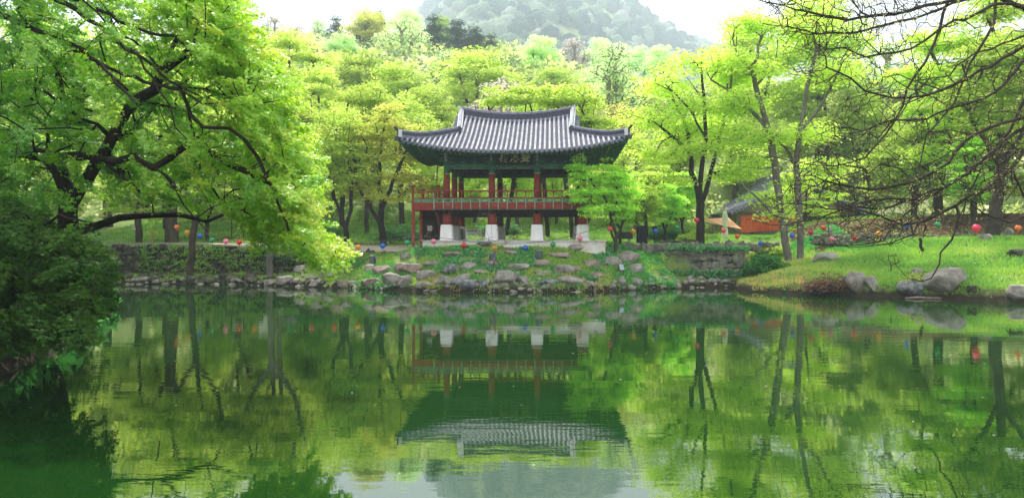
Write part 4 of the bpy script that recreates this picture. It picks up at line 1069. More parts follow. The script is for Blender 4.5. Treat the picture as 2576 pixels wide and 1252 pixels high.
# ------------------------------------------------------------------ trees round the pavilion
def base_at(px, Y): return (at(px, 600, Y).x, Y, hz(at(px, 600, Y).x, Y) - .08)
U_ = lambda px, py, bx, by, s: ((px - bx) * s, 0, (by - py) * s)
# forked tree right of the pavilion
b = base_at(1762, 43.2); s = 43.2 / F
def P_(px, py, dy=0, bx=1762, by=614, s=43.2 / F): return ((px - bx) * s, dy, (by - py) * s)
make_tree('broadleaf_tree', b, 'tall yellow green tree with a stout dark trunk forking low, right of the pavilion', 'tree',
    [([P_(1762, 618), P_(1762, 560), P_(1762, 500), P_(1758, 470)], .27, .22), ([P_(1758, 470), P_(1742, 420, .3), P_(1745, 370, .6), P_(1735, 300, 1), P_(1700, 220, 1.2)], .17, .07),
     ([P_(1758, 480), P_(1762, 420, -.2), P_(1770, 340, -.5), P_(1765, 250, -.6), P_(1760, 170, -.5)], .17, .06), ([P_(1765, 500), P_(1785, 440, .2), P_(1810, 370, .8), P_(1835, 290, 1.2), P_(1850, 220, 1.5)], .14, .05),
     ([P_(1745, 370, .6), P_(1690, 330, 0), P_(1640, 300, -.8), P_(1600, 290, -1)], .07, .03), ([P_(1770, 340, -.5), P_(1720, 270, -1.3), P_(1660, 215, -1.6)], .07, .03)],
    [(-2.9, -.3, 7.6, 2.0, 2.2, 1.0), (-2.1, 0, 9.5, 2.1, 2.2, .95), (.1, .2, 10.9, 2.3, 2.2, .9), (2.2, .5, 10.2, 2.0, 2.2, 1.2), (-.6, -.8, 8.2, 2.2, 1.6, .9), (-2.6, 0, 5.6, 1.9, 1.8, .8), (-.2, -.6, 5.9, 2.0, 1.7, .7), (2.2, .2, 6.6, 2.0, 1.8, 1.2), (1.8, -.2, 4.4, 1.7, 1.6, .6), (-1.6, .1, 4.2, 1.4, 1.4, .5), (2.6, 0, 8.4, 1.6, 1.6, .8), (-3.4, -.4, 3.4, 1.3, 1.3, .5), (.4, 1.2, 7.4, 2.4, 1.4, 1.2), (3.2, .4, 5.2, 1.3, 1.3, .6), (-1.2, .6, 6.8, 2.2, 1.6, .8)],
    900, M['leaf_bright'], M['bark_dark'], per=26, rad=.6, size=.15, tier=.35, tip=.008, rmax=.25, shell=.3)
# pale double trunk
b = base_at(1993, 40.6)
def Q_(px, py, dy=0, bx=1993, by=622, s=40.6 / F): return ((px - bx) * s, dy, (by - py) * s)
make_tree('broadleaf_tree', b, 'very tall tree with twin smooth grey trunks before the curtained hall', 'tree',
    [([Q_(1984, 630), Q_(1975, 570), Q_(1962, 470), Q_(1955, 380, .2), Q_(1940, 280, .5), Q_(1910, 170, .6)], .155, .06), ([Q_(2012, 630), Q_(2014, 560), Q_(2010, 470), Q_(2003, 380), Q_(2008, 290, -.3), Q_(2018, 190, -.6), Q_(2040, 90, -.8)], .175, .06),
     ([Q_(2003, 380), Q_(1985, 330, .4), Q_(1950, 300, 1), Q_(1900, 290, 1.2), Q_(1860, 305, 1.3)], .10, .04), ([Q_(2008, 290, -.3), Q_(2045, 240, -.8), Q_(2075, 180, -1), Q_(2100, 110, -1)], .10, .04), ([Q_(1940, 280, .5), Q_(1900, 230, .8), Q_(1850, 180, 1), Q_(1800, 150, 1)], .07, .03),
     ([Q_(1982, 510), Q_(1935, 500, -.5), Q_(1880, 450, -1), Q_(1846, 417, -1)], .07, .05)],
    [(-2.9, .4, 8.9, 1.7, 2.0, .8), (-2.0, .5, 10.8, 2.2, 2.2, 1.0), (-3.3, .8, 11.2, 1.5, 1.7, 1.0), (.2, -.4, 12.6, 2.4, 2.2, .9), (2.0, -.8, 10.2, 1.9, 1.8, .9), (-1.2, .4, 7.0, 1.9, 1.8, .7), (-2.4, .8, 5.6, 1.4, 1.4, .6), (.8, .2, 7.2, 1.9, 1.8, .7), (2.2, 0, 5.4, 1.5, 1.5, .6), (.4, .6, 4.6, 1.4, 1.2, .5), (-1.6, .3, 3.7, 1.1, 1.1, .4), (-.6, .2, 2.8, .8, .9, .35), (-2.2, .4, 13.2, 1.9, 1.9, .7)],
    800, M['leaf_bright'], M['bark_grey'], per=25, rad=.6, size=.14, tier=.35, tip=.010, rmax=.2, shell=.35)
# rusty tipped maple left of the pavilion
b = base_at(965, 45.5)
def S_(px, py, dy=0, bx=965, by=614, s=45.5 / F): return ((px - bx) * s, dy, (by - py) * s)
make_tree('broadleaf_tree', b, 'medium maple with rusty orange leaf tips and dark forked trunk left of the pavilion roof', 'tree',
    [([S_(965, 620), S_(963, 580), S_(958, 556)], .24, .2), ([S_(958, 556), S_(935, 520), S_(915, 485, -.3), S_(895, 440, -.6), S_(880, 400, -.6)], .13, .05), ([S_(958, 556), S_(960, 500), S_(950, 440, .3), S_(955, 370, .4), S_(965, 300, .3)], .15, .05),
     ([S_(960, 520), S_(985, 470, -.4), S_(1010, 410, -.6), S_(1035, 360, -.8)], .09, .04)],
    [(0, 0, 8.3, 1.3, 1.3, .7), (-1.0, 0, 7.0, 1.9, 1.8, .8), (1.3, -.2, 7.2, 1.8, 1.8, .7), (2.4, -.3, 5.8, 1.7, 1.6, .7), (.2, -.3, 5.6, 2.2, 1.8, .7), (-1.9, 0, 5.4, 1.4, 1.5, .7), (1.2, -.2, 4.3, 2.2, 1.8, .6), (-1.4, 0, 4.0, 1.5, 1.5, .6), (2.6, 0, 3.6, 1.5, 1.5, .6), (.2, -.4, 3.2, 1.4, 1.3, .4)],
    430, M['leaf_rust'], M['bark_dark'], per=42, rad=.52, size=.14, tier=.62, tip=.010, rmax=.2, shell=.35)
b = base_at(873, 44.8)
make_tree('broadleaf_tree', b, 'slim dark stemmed yellow green tree just left of the rusty maple', 'tree',
    [([S_(965, 620), S_(964, 585), S_(962, 565)], .16, .13), ([S_(962, 565), S_(948, 530), S_(930, 490, .2), S_(922, 440, .4)], .08, .03), ([S_(962, 565), S_(975, 520), S_(978, 470, -.3), S_(990, 420, -.4)], .08, .03)],
    [(-.8, 0, 4.0, 1.5, 1.5, .6), (.6, 0, 4.6, 1.6, 1.5, .7), (-.3, 0, 6.0, 1.9, 1.8, .9), (-1.4, .3, 5.1, 1.3, 1.4, .7), (-.6, 0, 7.6, 1.7, 1.6, .8)],
    260, M['leaf_yellow'], M['bark_dark'], per=42, rad=.52, size=.14, tier=.62, tip=.010, rmax=.16)
# fresh green young maple in front of the pavilion's right end
b = base_at(1546, 39.0)
def V_(px, py, dy=0, bx=1521, by=622, s=39. / F): return ((px - bx) * s, dy, (by - py) * s)
make_tree('broadleaf_tree', b, 'young fresh green maple with thin split stems hiding the right end of the pavilion', 'tree',
    [([V_(1521, 622), V_(1524, 590), V_(1526, 575)], .10, .09), ([V_(1526, 575), V_(1516, 545), V_(1505, 505, -.2), V_(1490, 470, -.3)], .055, .02), ([V_(1526, 575), V_(1538, 548), V_(1548, 510), V_(1552, 460, .1)], .06, .02), ([V_(1524, 590), V_(1514, 570), V_(1512, 540), V_(1530, 480), V_(1520, 430)], .05, .02),
     ([V_(1538, 548), V_(1570, 505, -.3), V_(1590, 470, -.4)], .04, .015)],
    [(-2.0, -.2, 4.75, .5, .5, .42), (-1.5, -.1, 4.1, .85, .8, .5), (-.5, 0, 4.5, .7, .7, .42), (.2, 0, 4.1, .9, .9, .5), (-1.6, -.2, 3.2, .9, .8, .5), (-.4, -.2, 3.3, 1.2, .9, .45), (.8, 0, 3.3, .8, .8, .5), (-1.0, -.2, 2.45, .9, .8, .38), (.4, -.1, 2.45, .95, .8, .38)],
    330, M['leaf_fresh'], M['bark_brown'], per=46, rad=.34, size=.12, tier=.42, tip=.007, rmax=.09, step=.3, shell=.3)
YOUNG = [(1559, 47.5, 1.0, 'leaf_fresh', 'fresh green sapling between the split stem maple and the black stone slab'), (1626, 47.0, 1.12, 'leaf_yellow', 'yellow green sapling with a dark thin trunk growing behind the black stone slab'),
         (1674, 50.5, .95, 'leaf_fresh', 'small sapling with leaning stems behind the stone bench'), (1650, 54.5, 1.2, 'leaf_yellow', 'pale yellow sapling standing farthest back between the slab and the bench'), (1715, 53, 1.1, 'leaf_fresh', 'green sapling just left of the stout dark trunk')]
proto = make_tree('broadleaf_tree', (0, 0, 0), YOUNG[0][4], 'tree', [([(0, 0, -.1), (.02, 0, .8), (.05, 0, 1.1)], .09, .075), ([(.05, 0, 1.1), (-.3, 0, 1.7), (-.55, 0, 2.4)], .05, .02), ([(.05, 0, 1.1), (.35, .1, 1.8), (.5, 0, 2.6), (.45, 0, 3.2)], .05, .02)],
    [(0, 0, 3.9, .9, .9, .45), (-.7, 0, 3.2, .9, .9, .42), (.7, 0, 3.2, .9, .9, .42), (-.5, 0, 2.5, 1.0, .9, .4), (.6, 0, 2.4, .9, .9, .38), (0, 0, 1.9, .9, .8, .3)], 230, M['leaf_fresh'], M['bark_dark'], per=40, rad=.34, size=.13, tier=.42, tip=.007, rmax=.09, step=.3, shell=.3)
def set_leaf(o, m):
    for ch in o.children:
        if ch.name.startswith('crown'): ch.material_slots[0].link = 'OBJECT'; ch.material_slots[0].material = m
for i, (px, Y, sc, lm, lab) in enumerate(YOUNG):
    o = proto if i == 0 else copy_tree(proto)
    o.location = base_at(px, Y); o.scale = (sc, sc, sc); o.rotation_euler = (0, 0, i * 1.3); o['label'] = lab; set_leaf(o, M[lm])

# ------------------------------------------------------------------ prototypes for the wood and hillside
H0 = 100.
protos = {}
def proto_tree(key, blobs, n, leaf, bark, per, rad, size, tier, seedroots, **kw):
    o = make_tree('broadleaf_tree', (0, 0, 0), 'x', 'tree', seedroots, blobs, n, M[leaf], M[bark], per=per, rad=rad, size=size, tier=tier, **kw)
    protos[key] = [o, False]; return o
trunk_a = [([(0, 0, -1), (0, 0, 1.6), (.1, 0, 2.6)], .17, .14), ([(.1, 0, 2.6), (-.9, .3, 4.5), (-1.6, .4, 6.6)], .09, .035), ([(.1, 0, 2.6), (.8, -.2, 4.6), (1.4, -.3, 6.8)], .09, .035), ([(.1, 0, 2.6), (.1, .1, 5), (-.1, 0, 8)], .09, .03)]
proto_tree('round', [(0, 0, 8.6, 2.3, 2.3, 1.1), (-2.0, .3, 7.2, 2.0, 2.0, 1.0), (2.0, -.3, 7.3, 2.0, 2.0, 1.0), (0, -1.4, 6.6, 2.2, 1.6, .9), (-2.6, -.4, 5.2, 1.7, 1.8, .8), (2.5, .3, 5.3, 1.8, 1.8, .8), (0, -1.2, 4.6, 2.4, 1.6, .8), (.3, 1.6, 6.8, 2, 1.6, 1)], 600, 'leaf_yellow', 'bark_brown', 22, .56, .17, .0, trunk_a, tip=.009, rmin=.02, shell=.4)
proto_tree('tiered', [(0, 0, 9.2, 1.9, 1.9, .7), (1.4, 0, 8.0, 1.9, 1.9, .5), (-1.7, .2, 7.3, 2.1, 1.9, .5), (.6, -.8, 6.4, 2.6, 2.0, .45), (-2.4, -.2, 5.4, 1.9, 1.8, .45), (2.4, .1, 5.2, 2.0, 1.9, .45), (0, -.8, 4.3, 2.8, 2.0, .4), (-1.4, 0, 3.3, 1.8, 1.6, .35), (1.8, 0, 3.4, 1.7, 1.6, .35)], 700, 'leaf_yellow', 'bark_brown', 26, .50, .16, .5, trunk_a, tip=.009, rmin=.018, shell=.3)
proto_tree('lacy', [(0, 0, 9.0, 1.8, 1.8, 1.1), (-1.6, 0, 7.0, 1.9, 1.9, 1.5), (1.6, 0, 7.0, 1.9, 1.9, 1.5), (0, 0, 5.2, 2.4, 2.2, 1.3)], 520, 'leaf_pale', 'twig', 9, .5, .17, 0, trunk_a, tip=.02, rmin=.0, shell=.5)
proto_tree('pine', [(0, 0, 9.6, .7, .7, 1.0), (0, 0, 8.0, 1.4, 1.4, .9), (.3, 0, 6.4, 2.1, 2.1, .8), (-.3, 0, 4.8, 2.6, 2.6, .8), (0, 0, 3.2, 2.8, 2.8, .7)], 420, 'leaf_pine', 'bark_dark', 26, .55, .26, .6, [([(0, 0, -1), (0, 0, 5), (0, 0, 10)], .2, .05)], tip=.012, rmin=.02, shell=.4, lobes=(-.3, .3), width=.35)
proto_tree('full', [(0, 0, 8.2, 2.2, 2.2, 1.6), (-2.0, 0, 6.2, 2.0, 2.0, 1.8), (2.0, 0, 6.2, 2.0, 2.0, 1.8), (0, -.8, 4.4, 2.6, 1.8, 1.8), (-2.2, 0, 3.2, 1.8, 1.6, 1.3), (2.2, 0, 3.2, 1.8, 1.6, 1.3)], 900, 'leaf_bright', 'bark_brown', 24, .52, .17, .45, trunk_a, tip=.008, rmin=.018, shell=.3)
# (px centre, py of crown top, px width, kind, leaf, height/width ratio, Ymin, Ymax, label)
HT = [
 (730, 70, 225, 'tiered', 'leaf_yellow', 1.15, 56, 75, 'big yellow tree with a visible dark fork beside the edge of the near maple'),
 (660, 100, 150, 'round', 'leaf_yellow', 1.3, 60, 85, 'yellow tree half hidden behind the upper edge of the near maple'),
 (800, 158, 170, 'tiered', 'leaf_yellow', 1.2, 50, 66, 'yellow tiered tree below the high yellow one, left of the pale green trees'),
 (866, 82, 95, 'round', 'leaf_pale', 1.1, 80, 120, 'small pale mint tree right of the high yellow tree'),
 (905, 118, 175, 'round', 'leaf_green', 1.1, 62, 85, 'green rounded tree under the pale mint tree'),
 (1000, 146, 165, 'round', 'leaf_yellow', 1.1, 56, 78, 'yellow green rounded tree left above the roof'),
 (925, 22, 125, 'round', 'leaf_rust', 1.0, 110, 134, 'faint reddish tree on the hill crest'),
 (846, 34, 60, 'pine', 'leaf_pine', 1.4, 115, 134, 'small bluish pine on the hill crest left of the reddish tree'),
 (905, 68, 70, 'pine', 'leaf_pine', 1.2, 100, 130, 'dark pine below the faint reddish tree'),
 (955, 20, 50, 'pine', 'leaf_pine', 1.4, 118, 134, 'tiny pine poking over the crest right of the reddish tree'),
 (800, 44, 70, 'lacy', 'leaf_pale', 1.3, 112, 134, 'thin lacy tree on the crest left of the bluish pine'),
 (745, 60, 80, 'lacy', 'leaf_lilac', 1.3, 112, 134, 'bare twiggy tree on the crest above the high yellow tree'),
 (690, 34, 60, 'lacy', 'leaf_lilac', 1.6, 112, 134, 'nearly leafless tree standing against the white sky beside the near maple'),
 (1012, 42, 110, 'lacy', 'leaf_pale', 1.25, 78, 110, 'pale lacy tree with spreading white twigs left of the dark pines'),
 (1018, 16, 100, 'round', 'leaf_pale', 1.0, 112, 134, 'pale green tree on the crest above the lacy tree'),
 (1092, 30, 80, 'pine', 'leaf_pine', 1.6, 95, 125, 'leftmost and tallest of the dark pines above the pavilion'),
 (1150, 42, 90, 'pine', 'leaf_pine', 1.3, 95, 125, 'dark pine second from the left above the pavilion'),
 (1195, 60, 85, 'pine', 'leaf_pine', 1.3, 92, 120, 'broad dark pine third from the left above the pavilion'),
 (1236, 78, 60, 'pine', 'leaf_pine', 1.3, 92, 120, 'lowest and rightmost of the dark pines above the pavilion'),
 (1112, 36, 60, 'round', 'leaf_green', .9, 120, 134, 'bright green treetop peeping over the dark pines'),
 (1200, 116, 215, 'round', 'leaf_yellow', .95, 62, 84, 'large yellow green tree with grey bare limbs directly above the roof'),
 (1125, 124, 110, 'lacy', 'leaf_pale', 1.3, 70, 92, 'twiggy tree between the pines and the yellow green tree above the roof'),
 (1265, 190, 150, 'lacy', 'leaf_lilac', 1.1, 56, 70, 'grey twiggy tree just behind the roof ridge'),
 (1330, 232, 105, 'round', 'leaf_yellow', .9, 52, 64, 'small yellow tree touching the roof ridge from behind'),
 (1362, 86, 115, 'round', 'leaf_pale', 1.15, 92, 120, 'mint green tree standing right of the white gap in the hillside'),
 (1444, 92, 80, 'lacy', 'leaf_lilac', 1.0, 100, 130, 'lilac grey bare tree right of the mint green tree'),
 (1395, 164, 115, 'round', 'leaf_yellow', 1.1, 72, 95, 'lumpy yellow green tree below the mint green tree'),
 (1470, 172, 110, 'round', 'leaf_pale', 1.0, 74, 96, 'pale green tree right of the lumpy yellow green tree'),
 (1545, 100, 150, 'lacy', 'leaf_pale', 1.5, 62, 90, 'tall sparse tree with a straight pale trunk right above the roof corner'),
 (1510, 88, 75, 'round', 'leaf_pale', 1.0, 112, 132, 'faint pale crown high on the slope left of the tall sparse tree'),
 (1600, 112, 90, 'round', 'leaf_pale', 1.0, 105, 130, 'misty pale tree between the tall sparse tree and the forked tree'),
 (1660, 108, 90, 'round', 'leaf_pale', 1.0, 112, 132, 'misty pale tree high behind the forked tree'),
 (1462, 236, 115, 'round', 'leaf_green', .95, 56, 70, 'green tree behind the right end of the roof ridge'),
 (1560, 250, 120, 'lacy', 'leaf_rust', 1.1, 54, 70, 'brownish bare tree right of the roof ridge'),
 (1075, 205, 150, 'round', 'leaf_green', .95, 54, 66, 'green tree touching the left roof corner from behind'),
 (1010, 225, 190, 'round', 'leaf_yellow', .9, 50, 60, 'yellow green tree just above the rusty maple'),
 (930, 200, 150, 'tiered', 'leaf_green', 1.0, 52, 64, 'layered green tree behind the left side of the rusty maple'),
 (860, 260, 150, 'full', 'leaf_yellow', 1.2, 48, 58, 'yellow tree behind the slim dark stemmed tree'),
 (1100, 345, 110, 'full', 'leaf_bright', 1.6, 50, 58, 'yellow green tree behind the left railing of the pavilion'),
 (1195, 372, 120, 'full', 'leaf_bright', 1.45, 56, 62, 'yellow tree seen through the left bay of the pavilion'),
 (1300, 360, 130, 'full', 'leaf_bright', 1.45, 56, 62, 'yellow tree seen through the middle bay of the pavilion'),
 (1400, 366, 120, 'full', 'leaf_bright', 1.5, 55, 62, 'yellow tree seen through the right bay of the pavilion'),
 (1482, 380, 110, 'full', 'leaf_bright', 1.5, 55, 62, 'green tree behind the last pavilion column'),
 (1600, 330, 170, 'full', 'leaf_yellow', 1.3, 50, 58, 'yellow green tree filling the gap below the right roof corner'),
 (1700, 300, 180, 'full', 'leaf_green', 1.3, 52, 60, 'green tree behind the trunk of the forked tree'),
 (1850, 225, 190, 'full', 'leaf_yellow', 1.3, 68, 75, 'yellow green tree above the left end of the hall roof'),
 (1885, 40, 215, 'round', 'leaf_yellow', 1.1, 60, 74, 'tall yellow tree above and behind the forked tree'),
 (2075, 150, 210, 'full', 'leaf_yellow', 1.2, 67, 75, 'brightest yellow tree right of the twin grey trunks'),
 (2185, 255, 200, 'full', 'leaf_yellow', 1.1, 66, 75, 'yellow tree behind the middle of the bare arching branches'),
 (2060, -40, 260, 'round', 'leaf_bright', 1.1, 58, 72, 'green tree rising past the top of the photo behind the twin trunks'),
 (2360, 60, 290, 'tiered', 'leaf_bright', 1.2, 46, 56, 'large yellow green tree with dark trunk behind the bare branches'),
 (2030, 395, 170, 'tiered', 'leaf_bright', 1.2, 49, 52, 'low layered tree hiding the gable of the tiled hall'),
 (2300, 300, 220, 'full', 'leaf_green', 1.0, 47, 54, 'low green tree above the brown leaf litter'),
 (2500, -30, 300, 'tiered', 'leaf_yellow', 1.2, 42, 52, 'tall tree filling the upper right corner'),
 (2450, 330, 230, 'tiered', 'leaf_fresh', .95, 40, 48, 'bright green low tree spreading over the right bank'),
 (2590, 280, 240, 'tiered', 'leaf_green', 1.1, 38, 46, 'green tree cut by the right edge of the photo'),
 (2230, 90, 180, 'lacy', 'leaf_pale', 1.2, 80, 110, 'misty tree in the pale gap behind the bare branches'),
 (560, 60, 260, 'round', 'leaf_yellow', 1.1, 50, 64, 'yellow tree showing through the middle of the near maple'),
 (420, 100, 260, 'tiered', 'leaf_yellow', 1.2, 46, 56, 'yellow tree behind the forked limbs of the near maple'),
 (270, 40, 290, 'round', 'leaf_yellow', 1.1, 46, 58, 'yellow tree behind the left half of the near maple'),
 (90, 20, 300, 'tiered', 'leaf_yellow', 1.1, 42, 54, 'yellow tree behind the upper left corner of the photo'),
 (150, 330, 260, 'tiered', 'leaf_yellow', 1.0, 36, 46, 'low yellow tree behind the trunk of the near maple'),
 (350, 350, 230, 'tiered', 'leaf_yellow', 1.1, 46, 56, 'yellow tree above the old dark wall'),
 (30, 380, 240, 'tiered', 'leaf_green', 1.0, 34, 44, 'green tree at the left edge behind the low dark tree'),
 (600, 300, 210, 'full', 'leaf_green', 1.2, 56, 66, 'green tree above the white notice board'),
 (770, 330, 190, 'full', 'leaf_green', 1.2, 52, 62, 'green tree behind the tips of the near maple'),
 (520, 400, 170, 'tiered', 'leaf_yellow', 1.1, 50, 60, 'small yellow tree behind the path at the left'),
]
KH = {'full': (9.8, 7.4), 'round': (9.9, 7.6), 'tiered': (10.1, 7.6), 'lacy': (10.2, 6.6), 'pine': (10.8, 5.6)}
used = set()
for i, (px, pt, w, kind, leaf, ratio, Y0, Y1, lab) in enumerate(HT):
    best = None; w = w * (1.3 if pt < 275 else 1.1)
    if Y0 > 75: Y0 = 75 + (Y0 - 75) * 2.5
    if Y1 > 75: Y1 = 75 + (Y1 - 75) * 2.5
    for Y in np.arange(Y0, Y1 + .1, 1.0):
        X = (px - HX) * Y / F; W = w * Y / F; top = EYE + (HY - pt) * Y / F; gz = hz(X, Y); err = abs((top - gz) / W - ratio)
        if best is None or err < best[0]: best = (err, X, Y, W, top - gz, gz)
    _, X, Y, W, Hh, gz = best; Hh = max(Hh, 2.)
    o = protos[kind][0]
    if kind in used: o = copy_tree(o)
    used.add(kind)
    o.location = (X, Y, gz - .1); o.scale = (W / KH[kind][1], W / KH[kind][1], Hh / KH[kind][0]); o.rotation_euler = (0, 0, (i * 2.4) % 6.28)
    o['label'] = lab; o['group'] = 'trees of the wooded hillside behind the pond'; set_leaf(o, M[leaf])
    if kind == 'pine': o.name = 'pine_tree'
# trunks standing on the left bank, crowns up behind the near maple
def stem_tree(px, pyb, Y, r, bark, lab, leaf, lean=0., top=11., zb=None):
    x = at(px, 600, Y).x; z = hz(x, Y) - .1 if zb is None else zb
    return make_tree('broadleaf_tree', (x, Y, z), lab, 'tree', [([(0, 0, 0), (lean * .3, 0, 2), (lean, 0, 4.2), (lean * 1.3, .2, 6)], r, r * .6), ([(lean, 0, 4.2), (lean - 1.2, 0, 6), (lean - 1.8, .5, 7.6)], r * .5, .04), ([(lean, 0, 4.2), (lean + 1.2, 0, 6), (lean + 1.7, -.3, 7.8)], r * .5, .04)],
        [(-1.8, 0, top * .72, 2.0, 1.9, .8), (1.6, 0, top * .75, 2.0, 1.9, .8), (0, 0, top * .9, 2.2, 2.0, .9), (0, -.3, top * .6, 2.2, 1.8, .6)], 260, M[leaf], M[bark], per=36, rad=.6, size=.18, tier=.7, tip=.011, rmax=.2)
stem_tree(679, 680, 40.9, .175, 'bark_grey', 'pale grey trunk rising from the waterside rocks in front of the path', 'leaf_green', .15)
stem_tree(700, 620, 48.5, .20, 'bark_grey', 'brownish grey trunk beside the tall white sign across the path', 'leaf_green', .1)
stem_tree(478, 700, 41.0, .17, 'bark_brown', 'dark slanting trunk growing at the foot of the old mossy wall', 'leaf_yellow', .35)
stem_tree(432, 600, 46.5, .42, 'bark_brown', 'thick old trunk on the terrace behind the old mossy wall', 'leaf_yellow', -.1)
stem_tree(922, 600, 53.5, .14, 'bark_brown', 'thin trunk on the lawn between the slim tree and the rusty maple', 'leaf_green', .1)
stem_tree(1275, 600, 53.0, .13, 'bark_dark', 'forked trunk seen between the second and third pedestals', 'leaf_yellow', .5)
stem_tree(1378, 600, 52.5, .10, 'bark_dark', 'dark trunk standing right behind the third pedestal', 'leaf_yellow', -.3)
stem_tree(1440, 600, 52.0, .12, 'bark_brown', 'crooked trunk seen left of the last pedestal', 'leaf_yellow', -.5)
stem_tree(2500, 560, 40.0, .34, 'bark_moss', 'heavy mossy trunk near the right edge behind the bare branches', 'leaf_green', .4)
# bare grey-lilac overlays handled by lacy trees; far mountain wood as one mass
def forest(name, n, ylo, yhi, per, rad, size, m, label, seed=3, xr=.80, hgt=5., nz=.4, cv=.85, cat='forest'):
    global rng
    keep = rng; rng = np.random.default_rng(seed)
    Y = rng.uniform(ylo, yhi, n) ; X = rng.uniform(-xr, xr, n) * Y
    Z = height(X, Y)
    A = np.stack([X, Y, Z + hgt * rng.uniform(.6, 1.1, n)], 1)
    P = np.repeat(A, per, 0); m_ = len(P)
    d = norm(rng.normal(size=(m_, 3))); d[:, 2] = np.abs(d[:, 2]) * 1.0 - .25 ; rr = np.repeat(rad * rng.uniform(.6, 1.3, n), per) * rng.uniform(.75, 1.05, m_)
    off = d * rr[:, None] * np.array([1, 1, 1.15])
    arr = leaf_arrays(P + off, norm(rng.normal(size=(m_, 3)) + d * .3), norm(d + rng.normal(0, nz, (m_, 3)) + np.array([0, 0, .4])), size * rng.uniform(.6, 1.3, m_), (0,), .8, .1, np.clip(np.repeat(rng.random(n) ** 1.3, per) * cv + (1 - cv) * rng.random(m_), 0, 1))
    rng = keep
    return tag(leaf_obj(name, arr, m), label, cat, kind='stuff')
def crown_forest(name, n, ylo, yhi, rad, m, label, seed):
    r = np.random.default_rng(seed); bm = bmesh.new(); bmesh.ops.create_icosphere(bm, subdivisions=3, radius=1)
    bv = np.array([v.co[:] for v in bm.verts]); bf = np.array([[v.index for v in f.verts] for f in bm.faces]); bm.free()
    shapes = []
    for k in range(6):
        d = np.array([1 + .30 * noise.noise(Vector(v) * 2.1 + Vector((k * 9, 0, 0))) + .26 * noise.noise(Vector(v) * 5.0 + Vector((0, k * 7, 0))) for v in bv]); shapes.append(bv * d[:, None])
    Y = ylo + (yhi - ylo) * r.random(n) ** .85; X = r.uniform(-.8, .8, n) * Y; keep = (X / Y > -.25) & (X / Y < .62); X, Y = X[keep], Y[keep]; Z = height(X, Y); nn = len(X)
    Vs = np.zeros((nn, len(bv), 3)); R0 = rad * r.uniform(.45, 1.1, nn) * np.interp(Y, [300, 1500], [.55, 1.])
    for q in range(nn): Vs[q] = shapes[q % 6] * R0[q] * np.array([1, 1, r.uniform(.8, 1.35)]) + np.array([X[q], Y[q], Z[q] + R0[q] * .35])
    Fs = (bf[None] + (np.arange(nn) * len(bv))[:, None, None]).reshape(-1, 3)
    me = np_mesh(name, Vs.reshape(-1, 3), Fs, m, np.repeat(np.clip(r.random(nn) ** 1.4 * .9, 0, 1), len(bf)) + r.normal(0, .03, nn * len(bf)), smooth=True)
    return tag(link(bpy.data.objects.new(name, me)), label, 'forest', kind='stuff')
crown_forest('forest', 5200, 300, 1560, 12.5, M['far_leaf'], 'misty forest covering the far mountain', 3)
forest('undergrowth', 1200, 60, 130, 46, 1.8, .5, M['hill_leaf'], 'bushy undergrowth between the trees of the hillside', 4, .8, 1.6, cat='undergrowth')
forest('forest', 1500, 95, 228, 110, 3.6, .8, M['hill_leaf'], 'pale spring wood filling the hillside between the larger trees', 8, .8, 5.5)

# ------------------------------------------------------------------ grass and ground cover
def wave2(X, Y): return np.sin(X * 1.3 + 2 * np.sin(Y * .7)) * np.sin(Y * 1.1 + 1.5 * np.sin(X * .6)) + .6 * np.sin(X * 3.1 + Y * 2.3) * np.sin(Y * 3.7 - X)
def scatter(n, x0, x1, y0, y1, test=None, seed=1):
    r = np.random.default_rng(seed); X = r.uniform(x0, x1, n * 2); Y = r.uniform(y0, y1, n * 2)
    s = shore_dist(X, Y); k = s > .12
    if test is not None: k &= test(X, Y, s, r)
    X, Y = X[k][:n], Y[k][:n]; return np.stack([X, Y, height(X, Y)], 1)
def blades(name, P, m, h0, h1, label, cat, lean=.45, width=.16, seed=1, tuft=1, spread=.06, cvar=.72):
    r = np.random.default_rng(seed); n0 = len(P); P = np.repeat(P, tuft, 0); n = len(P)
    P = P + np.concatenate([r.normal(0, spread, (n, 2)), np.zeros((n, 1))], 1); P[:, 2] -= .02
    U = norm(np.array([0, 0, 1.]) + r.normal(0, lean, (n, 3))); N = norm(np.concatenate([r.normal(0, 1, (n, 2)), np.zeros((n, 1))], 1) + np.array([0, -.6, .3]))
    c = np.clip((.5 + .35 * wave2(P[:, 0] * .5 + seed, P[:, 1] * .5)) * cvar + r.random(n) * (1 - cvar), 0, 1)
    return tag(leaf_obj(name, leaf_arrays(P, U, N, r.uniform(h0, h1, n), (0,), width, .25, c), m), label, cat, kind='stuff')
cen_t = lambda X, Y, s, r: (Y < 41.2) & (X > -9.5) & (X < 8.2)
blades('grass', scatter(9000, -9.6, 8.3, 34, 41.3, lambda X, Y, s, r: cen_t(X, Y, s, r) & (wave2(X, Y) > -.25), 1), M['grass'], .08, .22, 'short bright grass between the boulders of the middle bank', 'grass', tuft=6, seed=1)
blades('ground_cover', scatter(7500, -9.6, 8.3, 34.8, 41.0, lambda X, Y, s, r: cen_t(X, Y, s, r) & (wave2(X * .8 + 5, Y * .9) > .05), 2), M['cover'], .09, .20, 'deep green leafy ground cover in patches on the middle bank', 'ground cover', .75, .42, 2, 6, .10)
blades('dry_grass', scatter(3000, -9, 10, 34, 36.9, lambda X, Y, s, r: (s < 1.3) & (wave2(X * .9, Y * .2) > -.1), 3), M['grass_dry'], .10, .3, 'yellow and rusty grass along the middle waterline', 'grass', .6, .10, 3, 5)
rt = lambda X, Y, s, r: (X > 11.4) & (X > .3 * Y)
